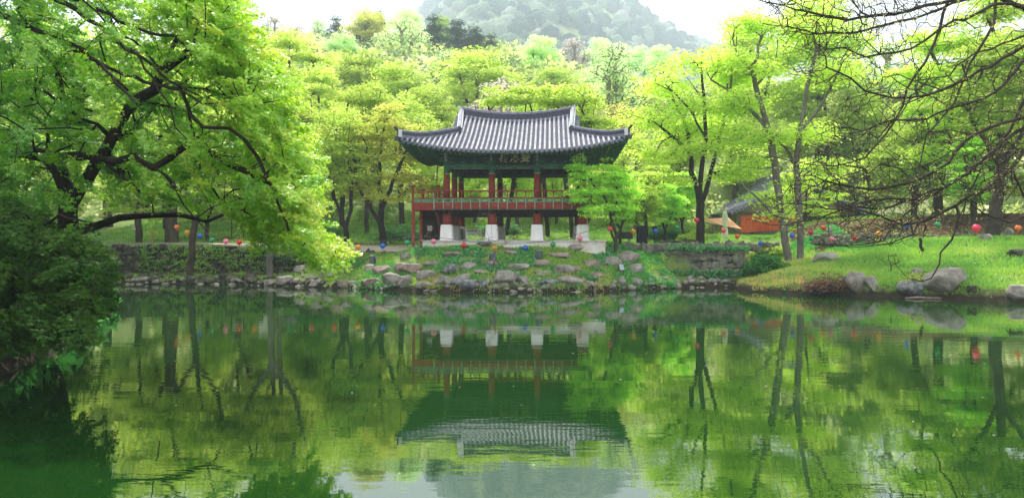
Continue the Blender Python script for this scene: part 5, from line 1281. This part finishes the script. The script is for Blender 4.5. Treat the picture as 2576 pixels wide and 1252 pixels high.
blades('grass', scatter(15000, 11, 31, 28, 46, lambda X, Y, s, r: rt(X, Y, s, r) & ((X - .42 * Y > -.6 + wave2(X, Y)) | (r.random(len(X)) < .35)) & ~((X > 17.5) & (Y > 42.0)), 4), M['grass'], .12, .34, 'lush bright grass on the right bank', 'grass', tuft=6, seed=4, width=.13)
blades('dry_grass', scatter(4200, 11, 18, 30, 41, lambda X, Y, s, r: rt(X, Y, s, r) & (X - .42 * Y < .6 + wave2(X, Y)), 5), M['grass_dry'], .10, .26, 'yellowish dry grass on the point of the right bank', 'grass', .6, .12, 5, 6)
blades('ground_cover', scatter(2600, 12, 27, 30, 43, lambda X, Y, s, r: rt(X, Y, s, r) & (wave2(X * .55 + 9, Y * .6) > .35), 31), M['cover'], .10, .24, 'darker leafy weeds in patches on the right bank', 'ground cover', .8, .4, 31, 6, .12)
blades('grass', scatter(3600, -23, -9, 39.4, 43, lambda X, Y, s, r: wave2(X, Y) > -.3, 6), M['grass'], .07, .2, 'thin grass on the shelf below the old wall', 'grass', tuft=5, seed=6)
blades('grass', scatter(14000, -30, 27, 47.5, 64, lambda X, Y, s, r: (wave2(X * .6, Y * .6) > -.6), 7), M['grass'], .12, .32, 'lawn of bright grass behind the pavilion', 'grass', tuft=5, spread=.12, width=.2, seed=7)
blades('ground_cover', scatter(3000, 8.5, 20, 40.6, 46, lambda X, Y, s, r: (wave2(X * .7, Y * .7) > .1), 8), M['cover'], .12, .34, 'leafy plants on the terrace before the hall', 'ground cover', .7, .42, 8, 6, .12)
blades('leaf_litter', scatter(9000, 17.6, 33, 42.6, 48.5, None, 9), M['leaf_brown'], .07, .16, 'brown fallen leaves and broken stone on the upper right bank', 'leaf litter', 1.6, .6, 9, 3, .12)
blades('leaf_litter', scatter(3000, -26, -5, 46.5, 52, None, 10), M['leaf_brown'], .05, .12, 'reddish brown leaf litter beside the path', 'leaf litter', 1.6, .6, 10, 3, .15)
blades('undergrowth', scatter(4200, -24, -7.2, 6, 36, lambda X, Y, s, r: X < -.36 * Y - 2, 11), M['leaf_deep'], .2, .5, 'dark undergrowth on the shaded left bank', 'undergrowth', .8, .35, 11, 6, .2)

# tufts rooted in the joints and on top of the old walls
rw_ = np.random.default_rng(21); n_w = 260; tx = rw_.uniform(-21.4, -11.8, n_w); ty = np.interp(tx, [-21.4, -16, -12.2], [42.68, 42.78, 42.3]); tz = .4 + 1.7 * rw_.random(n_w) ** .8
blades('wall_weeds', np.stack([tx, ty, np.minimum(tz, np.interp(tx, [-18, -11.6], [2.1, 1.6]))], 1), M['grass'], .10, .28, 'weeds and ferns growing in the joints of the old mossy wall', 'weeds', .9, .3, 21, 9, .10)
n_w = 130; tx = rw_.uniform(8.3, 12.2, n_w); ty = np.interp(tx, [8.3, 10.4, 12.1], [39.0, 38.65, 38.45]); tz = np.where(rw_.random(n_w) < .5, 1.95, .3 + .5 * rw_.random(n_w))
blades('wall_weeds', np.stack([tx, ty, tz], 1), M['cover'], .10, .30, 'green weeds along the top and foot of the neat stone wall', 'weeds', .8, .4, 22, 8, .12)

# ------------------------------------------------------------------ bushes and bare shrubs
def bush(name, px, py, w, h, lab, m, bark='bark_brown', n=150, per=40, size=.09, rad=.25, Y=None, cat='bush', z=None, dep=None):
    b_ = ray_ground(px, py) if Y is None else Vector((at(px, py, Y).x, Y, hz(at(px, py, Y).x, Y)))
    if z is not None: b_.z = z
    dep = dep or w * .4
    return make_tree(name, (b_.x, b_.y, b_.z - .05), lab, cat, [([(0, 0, 0), (0, 0, h * .3)], .03, .025)], [(0, 0, h * .5, w * .5, dep, h * .5), (-w * .25, 0, h * .35, w * .3, dep * .8, h * .35), (w * .25, 0, h * .4, w * .3, dep * .8, h * .35)], n,
        M[m], M[bark], per=per, rad=rad, size=size, tier=0, tip=.004, rmax=.04, step=.15, shell=.5, lift=.0, rmin=0)
bush('bush', 1922, 692, 2.0, 1.15, 'dark green ferny bush between the end of the stone wall and the right slope', 'leaf_deep', n=190, size=.11)
bush('bush', 1885, 640, 1.3, .7, 'light green plant hanging over the corner of the stone wall', 'leaf_fresh', n=90)
bush('bush', 2087, 741, 2.2, 1.0, 'purple brown tangled bush overhanging the water on the right bank', 'leaf_brown', n=260, per=14, size=.07, rad=.16)
bush('bush', 2303, 716, 1.3, .6, 'small yellow leaved bush above the dark rough boulder', 'leaf_rust', n=90, per=16, size=.06)
bush('bush', 1930, 612, 2.6, .9, 'spreading fresh green bush behind the twin grey trunks', 'leaf_green', n=150, Y=42.6)
bush('bush', 1820, 618, 1.2, .5, 'low green plant at the foot of the white parasol', 'leaf_fresh', n=60, Y=43.5)
bush('bush', 1745, 612, 2.2, .9, 'dull green bush behind the stone bench', 'leaf_green', n=120, Y=50)
bush('bush', 1660, 600, 3.0, 1.1, 'round dark bush on the lawn behind the bench', 'leaf_deep', n=160, Y=52)
bush('bush', 1255, 600, 3.2, 1.1, 'low dark bush on the lawn seen between the middle pedestals', 'leaf_deep', n=160, Y=54)
bush('bush', 1010, 600, 3.6, 1.3, 'dark bush on the lawn left of the stairs', 'leaf_deep', n=160, Y=50)
bush('bush', 790, 600, 3.8, 1.3, 'dark bush across the path behind the maple tips', 'leaf_deep', n=160, Y=52)
for i_, (bx_, by_, bw_, bh_, bl_) in enumerate(((-14.4, 19.0, 5.0, 3.2, 'tall thicket added for darkness on the left bank behind the trunk of the near maple'), (-12.6, 14.5, 4.0, 2.6, 'thicket added for darkness nearest the camera at the left edge of the photo'), (-17.5, 25.0, 6.0, 3.4, 'thicket added for darkness farther back on the left bank'), (-22.0, 32.5, 6.5, 3.0, 'thicket added for darkness by the left end of the old mossy wall'))):
    make_tree('bush', (bx_, by_, hz(bx_, by_) - .1), bl_, 'bush', [([(0, 0, 0), (0, 0, bh_ * .4)], .06, .05)], [(0, 0, bh_ * .5, bw_ * .5, bw_ * .4, bh_ * .5), (-bw_ * .25, 0, bh_ * .35, bw_ * .35, bw_ * .3, bh_ * .35), (bw_ * .25, 0, bh_ * .35, bw_ * .35, bw_ * .3, bh_ * .35)], 420, M['leaf_shade'], M['bark_dark'], per=60, rad=.42, size=.13, tier=0, tip=.006, rmax=.06, step=.3, shell=.55)  # thickets added to darken the left bank and its reflection
def bare(px, py, w, h, lab, n=46, r=.035, m='twig', lean=0., tip=.0045, Y=None, buds=False):
    b_ = ray_ground(px, py) if Y is None else Vector((at(px, py, Y).x, Y, hz(at(px, py, Y).x, Y)))
    o = empty('bare_shrub', (b_.x, b_.y, b_.z - .05), 0, lab, 'shrub')
    t = rng.random(n); a = rng.uniform(-1, 1, n)
    A = np.stack([a * w * .5 * (.35 + .65 * t) + lean * t, rng.uniform(-1, 1, n) * w * .3, h * (.45 + .55 * t) * (1 - .18 * a * a)], 1)
    nd, pa, ra, dr = grow([([(0, 0, 0), (lean * .15 + .02, 0, h * .2), (lean * .3 + .03, 0, h * .36)], r, r * .75)], A, .12, .18, .16, .05, tip, .42, r)
    link(bpy.data.objects.new('stems', branch_mesh('stems', nd, pa, ra, M[m], 5)), o); return o
bare(1054, 652, 2.9, 1.9, 'pale bare shrub with fanned twigs in front of the pavilion stairs', 44)
bare(1239, 682, 4.0, 3.1, 'tallest bare shrub in front of the second pedestal, its dark stem by the middle floodlight', 52, .045, 'wood_grey', .4)
bare(1225, 676, 1.6, 2.0, 'thin pale bare stem just left of the tallest bare shrub', 10, .02)
bare(1512, 640, 2.6, 1.2, 'small bare shrub leaning left before the last pedestal', 18, .025, 'wood_grey', -1.3)
bare(2240, 690, 1.9, 1.1, 'dark leafless shrub on the right slope above the brown boulder', 26, .03, 'bark_dark')
bare(2316, 640, 2.2, 2.4, 'small dark leafless sapling in the middle of the right slope', 20, .085, 'bark_dark', -.2)
bare(620, 706, .8, .6, 'little dead twig standing at the left waterline', 8, .02, 'twig', .3)
# driftwood
dw = MB(); a = at(2277, 751, 30.9); a.z = .03
dw.tube([a, a + Vector((.5, -.05, .03)), a + Vector((.95, 0, .0)), a + Vector((1.4, -.08, .02))], [.03, .06, .05, .02], 8, 0)
dw.tube([a + Vector((.95, -.1, 0)), a + Vector((1.25, -.2, .02)), a + Vector((1.5, -.18, 0))], [.03, .05, .02], 8, 0)
dw.build('driftwood', M['twig'], label='pale piece of driftwood floating before the dark boulder of the right bank', cat='driftwood')

# ------------------------------------------------------------------ paper lanterns
def lmat(name, c):
    m, n, l = newmat(name); o = n.new('ShaderNodeOutputMaterial'); d = n.new('ShaderNodeBsdfDiffuse'); t = n.new('ShaderNodeBsdfTranslucent'); g = n.new('ShaderNodeBsdfGlossy')
    d.inputs[0].default_value = (*[k * .7 for k in c], 1); t.inputs[0].default_value = (*[k * .45 for k in c], 1); g.inputs[0].default_value = (.9, .9, .9, 1); g.inputs['Roughness'].default_value = .3
    a_ = n.new('ShaderNodeAddShader'); l.new(d.outputs[0], a_.inputs[0]); l.new(t.outputs[0], a_.inputs[1]); x = n.new('ShaderNodeMixShader'); x.inputs[0].default_value = .06
    l.new(a_.outputs[0], x.inputs[1]); l.new(g.outputs[0], x.inputs[2]); l.new(x.outputs[0], o.inputs[0]); return m
LC = {'red': (.72, .03, .03), 'pink': (.85, .30, .40), 'hot pink': (.80, .04, .14), 'yellow': (.80, .42, .02), 'blue': (.01, .16, .62), 'green': (.01, .38, .12), 'orange': (.80, .22, .03), 'coral': (.80, .12, .08)}
LM = {k: lmat('lantern ' + k, v) for k, v in LC.items()}
LANT = [(445, 571, 'orange', 40, 'hanging highest on the left under the near maple'), (471, 584, 'yellow', 40.2, 'hanging by the dark slanting trunk of the left bank'), (503, 593, 'blue', 40.2, 'leftmost blue one, before the path'),
 (534, 604, 'green', 40, 'half hidden in the maple spray left of the pink one'), (568, 607, 'pink', 39.6, 'over the path, leftmost of the pale pink ones'), (602, 609, 'red', 39.4, 'over the path between a pink and a yellow one'),
 (640, 608, 'yellow', 39.2, 'over the path left of the pale grey trunk'), (728, 609, 'green', 39, 'over the path right of the pale grey trunk'), (784, 616, 'hot pink', 38.8, 'beside the hanging maple tips'), (841, 618, 'coral', 38.6, 'touching the rightmost maple tips'),
 (900, 621, 'yellow', 38.5, 'before the slim dark stemmed tree'), (963, 618, 'blue', 38.4, 'at the foot of the rusty maple'), (1025, 610, 'green', 38.2, 'just left of the pavilion stairs'),
 (1091, 607, 'pink', 38, 'in front of the left end of the white platform'), (1167, 617, 'red', 37.9, 'before the platform between the first two pedestals'), (1244, 624, 'yellow', 37.9, 'before the tallest bare shrub'),
 (1321, 624, 'blue', 37.9, 'before the platform between the middle pedestals'), (1391, 615.5, 'green', 38, 'before the platform right of the third pedestal'), (1459, 599, 'pink', 38.1, 'against the last white pedestal'),
 (1534, 575, 'coral', 38.6, 'against the stems of the young green maple'), (1593, 582, 'yellow', 41, 'above the black information board'), (1649, 581, 'blue', 41.5, 'right of the black stone slab'),
 (1703, 572, 'green', 42, 'over the lawn left of the stout trunk'), (1753, 553, 'hot pink', 42, 'hanging on the stout dark trunk'), (1820, 580, 'coral', 42, 'in front of the closed white parasol'),
 (1855, 594, 'orange', 41.5, 'right of the closed white parasol'), (1913, 612, 'blue', 41.8, 'half hidden in leaves left of the twin trunks'), (1972, 601, 'green', 42.2, 'behind the left one of the twin grey trunks'),
 (1993, 592, 'blue', 39.6, 'between the twin grey trunks'), (2001, 581, 'yellow', 41, 'above the blue one between the twin trunks'), (2040, 584, 'hot pink', 39.8, 'right of the twin trunks, above a green one'),
 (2041, 599, 'green', 39.6, 'right of the twin trunks, below a hot pink one'), (2072, 573, 'red', 44, 'beside the stone post at the hall'), (2092, 600, 'pink', 39, 'rightmost of the pale pink ones, over the right slope'),
 (2150, 598, 'coral', 38.5, 'alone over the right slope under the bare branches'), (2211, 587, 'yellow', 40, 'hidden among bare branches over the right slope'), (2282, 568, 'blue', 39.5, 'rightmost blue one among the bare branches'),
 (2359, 564, 'green', 37.5, 'rightmost green one among the bare branches'), (2456, 573, 'hot pink', 35.5, 'largest one, over the leaf litter at the right'), (2561, 573, 'orange', 35, 'at the right edge of the photo')]
def make_lantern(c):
    o = empty('paper_lantern', (0, 0, 0)); rr = .155
    mb = MB(); nlat, nlon = 12, 24; prof = []
    for i in range(nlat + 1):
        t = math.pi * (i / nlat); prof.append((max(.03, rr * math.sin(t)), -rr * .96 * math.cos(t)))
    P = []
    for r0, z0 in prof:
        for k in range(nlon): q = 2 * math.pi * k / nlon; f = 1 - (.035 if k % 2 else 0); P.append((r0 * f * math.cos(q), r0 * f * math.sin(q), z0))
    mb.add(P, [(i * nlon + k, i * nlon + (k + 1) % nlon, (i + 1) * nlon + (k + 1) % nlon, (i + 1) * nlon + k) for i in range(nlat) for k in range(nlon)], 0, True)
    mb.build('shade', LM[c], o)
    m2 = MB(); m2.lathe((0, 0, 0), [(.05, .135), (.05, .165)], 12); m2.tube([(0, 0, .16), (0, 0, .26)], .004, 5); m2.build('top_ring', M['black'], o)
    m3 = MB(); m3.lathe((0, 0, 0), [(.04, -.165), (.045, -.14)], 12); m3.lathe((0, 0, 0), [(.022, -.27), (.014, -.165)], 8); m3.build('tassel', LM[c], o)
    return o
lp = {}; hang = []
for px, py, c, Y, where in LANT:
    if c not in lp: o = make_lantern(c); lp[c] = o
    else: o = copy_tree(lp[c])
    p = at(px, py, Y); k = .92 if px != 2456 else 1.25
    o.location = p; o.scale = (k, k, k); tag(o, c + ' paper lantern ' + where, 'lantern', 'coloured paper lanterns strung along the bank'); hang.append((px, p + Vector((0, 0, .26 * k))))
def cord(sel, ends, lab):
    pts = [ends[0]] + [p for x, p in hang if sel(x)] + [ends[1]]; P = []
    for a, b in zip(pts[:-1], pts[1:]):
        L = (b - a).length
        for q in range(6): t = q / 6; P.append(a.lerp(b, t) - Vector((0, 0, .03 * L * 4 * t * (1 - t) * .2)))
    P.append(pts[-1]); m_ = MB(); m_.tube(P, .012, 4); m_.build('lantern_cord', M['black'], label=lab, cat='cord')
cord(lambda x: x < 1540, (at(415, 555, 40.5), at(1560, 560, 40)), 'thin sagging cord carrying the lanterns in front of the pavilion')
cord(lambda x: 1540 < x < 1980 or x in (2001, 2072), (at(1560, 560, 40), at(2110, 560, 45)), 'thin cord carrying the lanterns before the hall')
cord(lambda x: x in (1993, 2041, 2040, 2092, 2150, 2211, 2282, 2359, 2456, 2561), (at(1975, 585, 40), at(2640, 570, 34.5)), 'thin cord carrying the lanterns over the right slope')

# ------------------------------------------------------------------ floodlights
def floodlight(px, py, rz, tilt, lab, sc=1.):
    b_ = ray_ground(px, py); o = empty('floodlight', (b_.x, b_.y, b_.z), rz, lab, 'floodlight', 'floodlights on the bank'); o.scale = (sc,) * 3
    m1 = MB(); m1.box((0, 0, .015), (.3, .2, .03), 0); m1.box((-.17, 0, .2), (.015, .06, .38), 0); m1.box((.17, 0, .2), (.015, .06, .38), 0); m1.build('bracket', M['black'], o)
    m2 = MB(); m2.cbox((0, 0, 0), (.32, .20, .44), .04, 0); h_ = m2.build('housing', M['lamp_grey'], o); h_.location = (0, 0, .32); h_.rotation_euler = (tilt, 0, 0)
    m3 = MB(); m3.box((0, .105, 0), (.27, .012, .36), 0); m3.build('lens', M['glass'], h_)
    for i in range(5): pass
floodlight(937, 668, R(-35), R(12), 'grey floodlight farthest left on the bank, before the rusty maple')
floodlight(1240, 664, R(8), R(10), 'dark grey floodlight behind the stem of the tallest bare shrub')
floodlight(1356, 655, R(-20), R(12), 'grey floodlight on the bank before the third pedestal')
floodlight(1562, 688, R(-160), R(28), 'small tilted floodlight lowest on the right part of the bank', .85)

# ------------------------------------------------------------------ boards, bench, signs
def root_at(name, px, Y, lab, cat, rz=0, z=None):
    x = at(px, 600, Y).x; return empty(name, (x, Y, hz(x, Y) if z is None else z), rz, lab, cat)
o = root_at('information_board', 1570, 41.6, 'black sloping information board on two legs right of the platform', 'information board', R(3))
q = MB(); q.box((0, 0, .62), (.96, .05, .42), 0, 0, rx=R(-28)); q.build('panel', M['black'], o)
for x in (-.28, .28): q = MB(); q.box((x, .02, .26), (.06, .06, .56)); q.build('leg', M['black'], o)
o = root_at('stone_slab', 1614, 43.8, 'upright black stone slab standing behind the information board', 'stone slab')
q = MB(); q.cbox((0, 0, .62), (.60, .16, 1.2), .03); q.build('slab', M['plaque'], o); q = MB(); q.cbox((0, 0, .04), (.8, .36, .1), .02); q.build('base', M['kerb'], o)
o = root_at('garden_lamp', 1647, 46.0, 'short garden lamp with a dark domed cap beside the black stone slab', 'lamp post')
q = MB(); q.tube([(0, 0, 0), (0, 0, 1.05)], .035, 8); q.build('post', M['black'], o); q = MB(); q.lathe((0, 0, 0), [(.06, 1.0), (.14, 1.08), (.2, 1.16), (.17, 1.24), (.05, 1.3)], 14); q.build('lamp_cap', M['black'], o)
o = root_at('stone_bench', 1695, 42.6, 'dark flat stone bench between the slab and the stout trunk', 'bench')
q = MB(); q.cbox((0, 0, .36), (1.5, .42, .1), .02); q.build('seat', M['rock_moss'], o)
for x in (-.6, .6): q = MB(); q.box((x, 0, .15), (.16, .34, .32)); q.build('leg', M['rock_moss'], o)
o = root_at('notice_board', 598, 52, 'white rectangular notice board on two thin posts across the path', 'notice board')
q = MB(); q.box((0, 0, 1.22), (.76, .04, .44)); q.build('panel', M['board'], o)
for x in (-.42, .42): q = MB(); q.box((x, 0, .65), (.05, .05, 1.5)); q.build('post', M['timber_dark'], o)
o = root_at('sign_pillar', 664, 50, 'tall white sign on a black and grey pillar beside the path', 'sign')
q = MB(); q.box((-.02, 0, 1.35), (.62, .08, .86)); q.build('panel', M['board'], o); q = MB(); q.box((-.18, 0, .46), (.26, .12, .9)); q.build('pillar', M['black'], o); q = MB(); q.box((.13, .01, .46), (.3, .1, .9)); q.build('pillar', M['board'], o)
o = root_at('post', 383, 48, 'yellow marker post behind the old mossy wall', 'post'); q = MB(); q.tube([(0, 0, 0), (0, 0, .75)], .06, 10); q.build('shaft', M['awning'], o); q = MB(); q.lathe((0, 0, .75), [(.065, 0), (.07, .05), (.02, .09)], 10); q.build('cap', LM['yellow'], o)
o = root_at('small_sign', 341, 48, 'small pale sign on a stick at the far left behind the wall', 'sign'); q = MB(); q.box((0, 0, 1.05), (.5, .03, .34)); q.build('panel', M['board'], o); q = MB(); q.box((0, .03, .45), (.04, .04, .95)); q.build('post', M['timber_dark'], o)
o = root_at('festival_banner', 1189, 48.3, 'pale festival banner with dark Korean lettering hung behind the first pedestals', 'banner', 0)
zb = EYE + (HY - 592) * 48.3 / F - o.location.z
q = MB(); nx_ = 12; q.grid([[(-.62 + 1.24 * i / nx_, .02 * math.sin(i * 1.3), zb + .40 * j) for i in range(nx_ + 1)] for j in (0, .5, 1)]); sh = q.build('sheet', M['banner'], o)
text_mesh('lettering', '새싹축제', .20, M['ink'], sh, (-.10, -.035, zb + .27), (R(90), 0, 0), .002, 1.0, 0, .004)
q = MB(); q.box((-.44, -.035, zb + .10), (.17, .008, .075)); q.build('blue_tab', M['blue_ink'], sh)
text_mesh('lettering', '백양사 일원', .085, M['ink'], sh, (-.08, -.035, zb + .10), (R(90), 0, 0), .002)
for x in (-.64, .64): q = MB(); q.tube([(x, 0, 0), (x, 0, zb + .42)], .018, 8); q.build('pole', M['wood_grey'], o)
for (px, Y, w, h, m_, lab) in ((1153, 45.5, .24, .78, 'kerb', 'grey upright board leaning right of the first pedestal'), (1161, 46, .26, .66, 'wood_grey', 'brownish upright board between the grey board and the banner')):
    o = root_at('board', px, Y, lab, 'board', 0, 2.42 if Y < 48 else None); q = MB(); q.box((0, 0, h / 2), (w, .05, h), 0, 0, 1, R(-4)); q.build('panel', M[m_], o); q = MB(); q.box((0, .09, h * .4), (.04, .16, h * .8)); q.build('brace', M['wood_grey'], o)
o = root_at('small_sign', 1081, 40.4, 'small grey sign hanging in the shade under the pavilion stairs', 'sign'); q = MB(); q.box((0, 0, EYE + (HY - 574) * 40.4 / F - o.location.z), (.27, .03, .29)); q.build('panel', M['kerb'], o); q = MB(); q.box((0, .03, .4), (.04, .04, .9)); q.build('post', M['timber_dark'], o)
o = root_at('stone_post', 2087, 43.2, 'pale stone post with a pointed cap at the hall entrance', 'stone post'); q = MB(); q.cbox((0, 0, .45), (.3, .3, .9), .03); q.build('shaft', M['kerb'], o); q = MB(); q.lathe((0, 0, .9), [(.2, 0), (.2, .07), (.1, .18), (.12, .25), (.03, .33)], 12); q.build('cap', M['kerb'], o)

# ------------------------------------------------------------------ tiled hall on the right
HYY = 58.; hs_ = HYY / F; hx = at(2000, 600, HYY).x; gz = 2.45
hall = empty('tiled_hall', (hx, HYY, gz), 0, 'low tiled hall with an orange curtained front behind the twin grey trunks', 'building')
ez = EYE + (HY - 537) * hs_ - gz; az = EYE + (HY - 440) * hs_ - gz; hw = (2000 - 1830) * hs_
q = MB(); q.box((0, 4.3, ez * .5), (hw * 1.7, 8., ez), 0); q.add([(-hw * .85, .28, ez), (hw * .85, .28, ez), (0, .28, az - .35)], [(0, 1, 2)], 0); q.build('wall', M['plaster'], hall)
q = MB(); q.box((0, .2, ez + .02), (hw * 1.8, .14, .22)); q.box((-hw * .62, .2, ez * .5), (.2, .16, ez)); q.box((0, .2, ez * .5), (.2, .16, ez)); q.box((hw * .6, .2, ez * .5), (.2, .16, ez)); q.build('timber_frame', M['wood_grey'], hall)
q = MB(); q.box((hw * .42, .24, ez * .48), (hw * .72, .06, ez * .9)); q.build('shaded_interior', M['plaque'], hall)  # near-black panel stands in for the shaded room behind the opening
def slope_pts(sg, y, n=10): return [(sg * hw * 1.02 * t, y, lerp(az, ez - .05, t) - .32 * math.sin(math.pi * t)) for t in [i / n for i in range(n + 1)]]
q = MB(); r2_ = MB(); c2_ = MB()
for sg in (-1, 1):
    rows = [slope_pts(sg, y) for y in (-.7, 2, 4, 6, 8.4)]
    q.grid(rows if sg < 0 else rows[::-1]); rows_b = [[(a, b_, c - .12) for a, b_, c in r0] for r0 in rows]; q.grid(rows_b[::-1] if sg < 0 else rows_b)
    for i in range(34): r2_.tube([(a, b_, c + .05) for a, b_, c in slope_pts(sg, -.6 + i * .27)], .08, 7)
    for i in range(2): r2_.tube([(a, b_, c + .12 + i * .1) for a, b_, c in slope_pts(sg, -.55 + i * .16)], .09, 7)
    for i in range(20):
        p = slope_pts(sg, -.72, 20)[i]; c2_.tube([(p[0], p[1] - .06, p[2] - .02), (p[0], p[1] + .05, p[2] - .02)], .13, 10)
rf_ = q.build('roof', M['tile_field'], hall); r2_.build('tile_rolls', M['tile_dark'], rf_); c2_.build('verge_tiles', M['tile_cap'], rf_)
q = MB(); q.box((0, 3.8, az + .12), (.32, 9.0, .42)); q.tube([(0, -.75, az + .36), (0, 8.4, az + .36)], .1, 8); q.build('ridge', M['tile_cap'], rf_)
def cloth(name, x0, x1, z0a, z0b, z1, y, m, parent, folds=9, **kw):
    g_ = MB(); n_ = 40; rows = []
    for j in range(7):
        t = j / 6; rows.append([(lerp(x0, x1, i / n_), y + .07 * math.sin(i / n_ * folds * 6.28 + math.sin(i)) * (1 - t * .6), lerp(lerp(z0a, z0b, i / n_), z1 - .05 * abs(math.sin(i / n_ * 9)), t)) for i in range(n_ + 1)])
    g_.grid(rows); return g_.build(name, m, parent, **kw)
X_ = lambda px: (px - 2000) * hs_
Zp = lambda py: EYE + (HY - py) * hs_ - gz
cloth('curtain', X_(1860), X_(1968), Zp(586), Zp(578), Zp(541), -.3, M['orange_cloth'], hall, 13)
cloth('curtain', X_(1980), X_(2004), Zp(556), Zp(556), Zp(540), -.2, M['orange_cloth'], hall, 3)
aw = empty('awning', (at(1828, 600, 52).x, 52, gz), 0, 'brownish orange cloth awning stretched left of the hall', 'awning')
X2 = lambda px: (px - 1828) * 52 / F
Z2 = lambda py: EYE + (HY - py) * 52 / F - gz
q = MB(); rows = []
for j in range(6):
    t = j / 5; rows.append([(lerp(X2(1792), X2(1866), i / 10), t * 3.2, lerp(Z2(562 + 14 * i / 10), Z2(548 - 4 * i / 10), t) - .12 * math.sin(math.pi * i / 10) * math.sin(math.pi * t)) for i in range(11)])
q.grid(rows); q.build('sheet', M['awning'], aw)
for x, y, zt in ((X2(1794), .05, Z2(563)), (X2(1862), .05, Z2(575)), (X2(1800), 3.1, Z2(549)), (X2(1862), 3.1, Z2(546))): q = MB(); q.tube([(x, y, -.1), (x, y, zt)], .03, 8); q.build('pole', M['wood_grey'], aw)
um = empty('closed_parasol', (at(1824, 600, 47).x, 47, hz(at(1824, 600, 47).x, 47)), 0, 'closed white parasol standing beside the awning of the hall', 'parasol')
s4 = 47 / F; ub = um.location.z; ztop = EYE + (HY - 531) * s4 - ub
q = MB(); P = []; nn_ = 28
prof = [(.05, ztop), (.13, ztop - .1), (.20, ztop - .35), (.19, ztop - .7), (.17, ztop - .95), (.20, ztop - 1.25), (.24, ztop - 1.55), (.25, ztop - 1.62)]
for r0, z0 in prof:
    for k in range(nn_): t = 2 * math.pi * k / nn_; f = 1 + .22 * math.sin(k * 2.2 + z0) ; P.append((r0 * .74 * f * math.cos(t), r0 * .74 * f * math.sin(t), z0 + .05 * math.sin(k * 1.7) * (z0 < ztop - 1.5)))
q.add(P, [(i * nn_ + k, (i + 1) * nn_ + k, (i + 1) * nn_ + (k + 1) % nn_, i * nn_ + (k + 1) % nn_) for i in range(len(prof) - 1) for k in range(nn_)], 0, True); q.build('folded_canopy', M['white_cloth'], um)
q = MB(); q.tube([(0, 0, 0), (0, 0, ztop + .06)], .03, 8); q.lathe((0, 0, 0), [(.28, 0), (.28, .05), (.06, .09)], 16); q.build('pole', M['board'], um)
o = root_at('low_table', 1804, 46.5, 'low white topped table left of the closed parasol', 'table'); q = MB(); q.box((0, 0, .30), (.95, .5, .05)); q.build('table_top', M['board'], o)
for x in (-.4, .4):
    for y in (-.18, .18): q = MB(); q.box((x, y, .13), (.05, .05, .29)); q.build('leg', M['wood_grey'], o)

# petals and pollen on the water
nP = 420; rp_ = np.random.default_rng(77); PX = rp_.uniform(-18, 18, nP); PY = 7 + 27 * rp_.random(nP) ** .8
kk = shore_dist(PX, PY) < -.3; PX, PY = PX[kk], PY[kk]; nP = len(PX)
tag(leaf_obj('petals', leaf_arrays(np.stack([PX, PY, np.full(nP, .006)], 1), norm(np.concatenate([rp_.normal(size=(nP, 2)), np.zeros((nP, 1))], 1)), np.tile(np.array([[0, 0, 1.]]), (nP, 1)), rp_.uniform(.015, .05, nP), (0,), .8, .02), M['leaf_lilac']), 'scattered pale petals floating on the pond', 'petals', kind='stuff')

# ------------------------------------------------------------------ haze
m, n, l = newmat('haze'); o_ = n.new('ShaderNodeOutputMaterial'); v = n.new('ShaderNodeVolumePrincipled')
v.inputs['Color'].default_value = (.78, .88, 1.0, 1); v.inputs['Density'].default_value = .00066; v.inputs['Anisotropy'].default_value = .1
l.new(v.outputs[0], o_.inputs['Volume'])
hb = MB(); hb.box((0, 840, 358), (4400, 1940, 750)); ho = hb.build('haze', m, kind='stuff'); ho['label'] = 'pale spring haze over the valley'
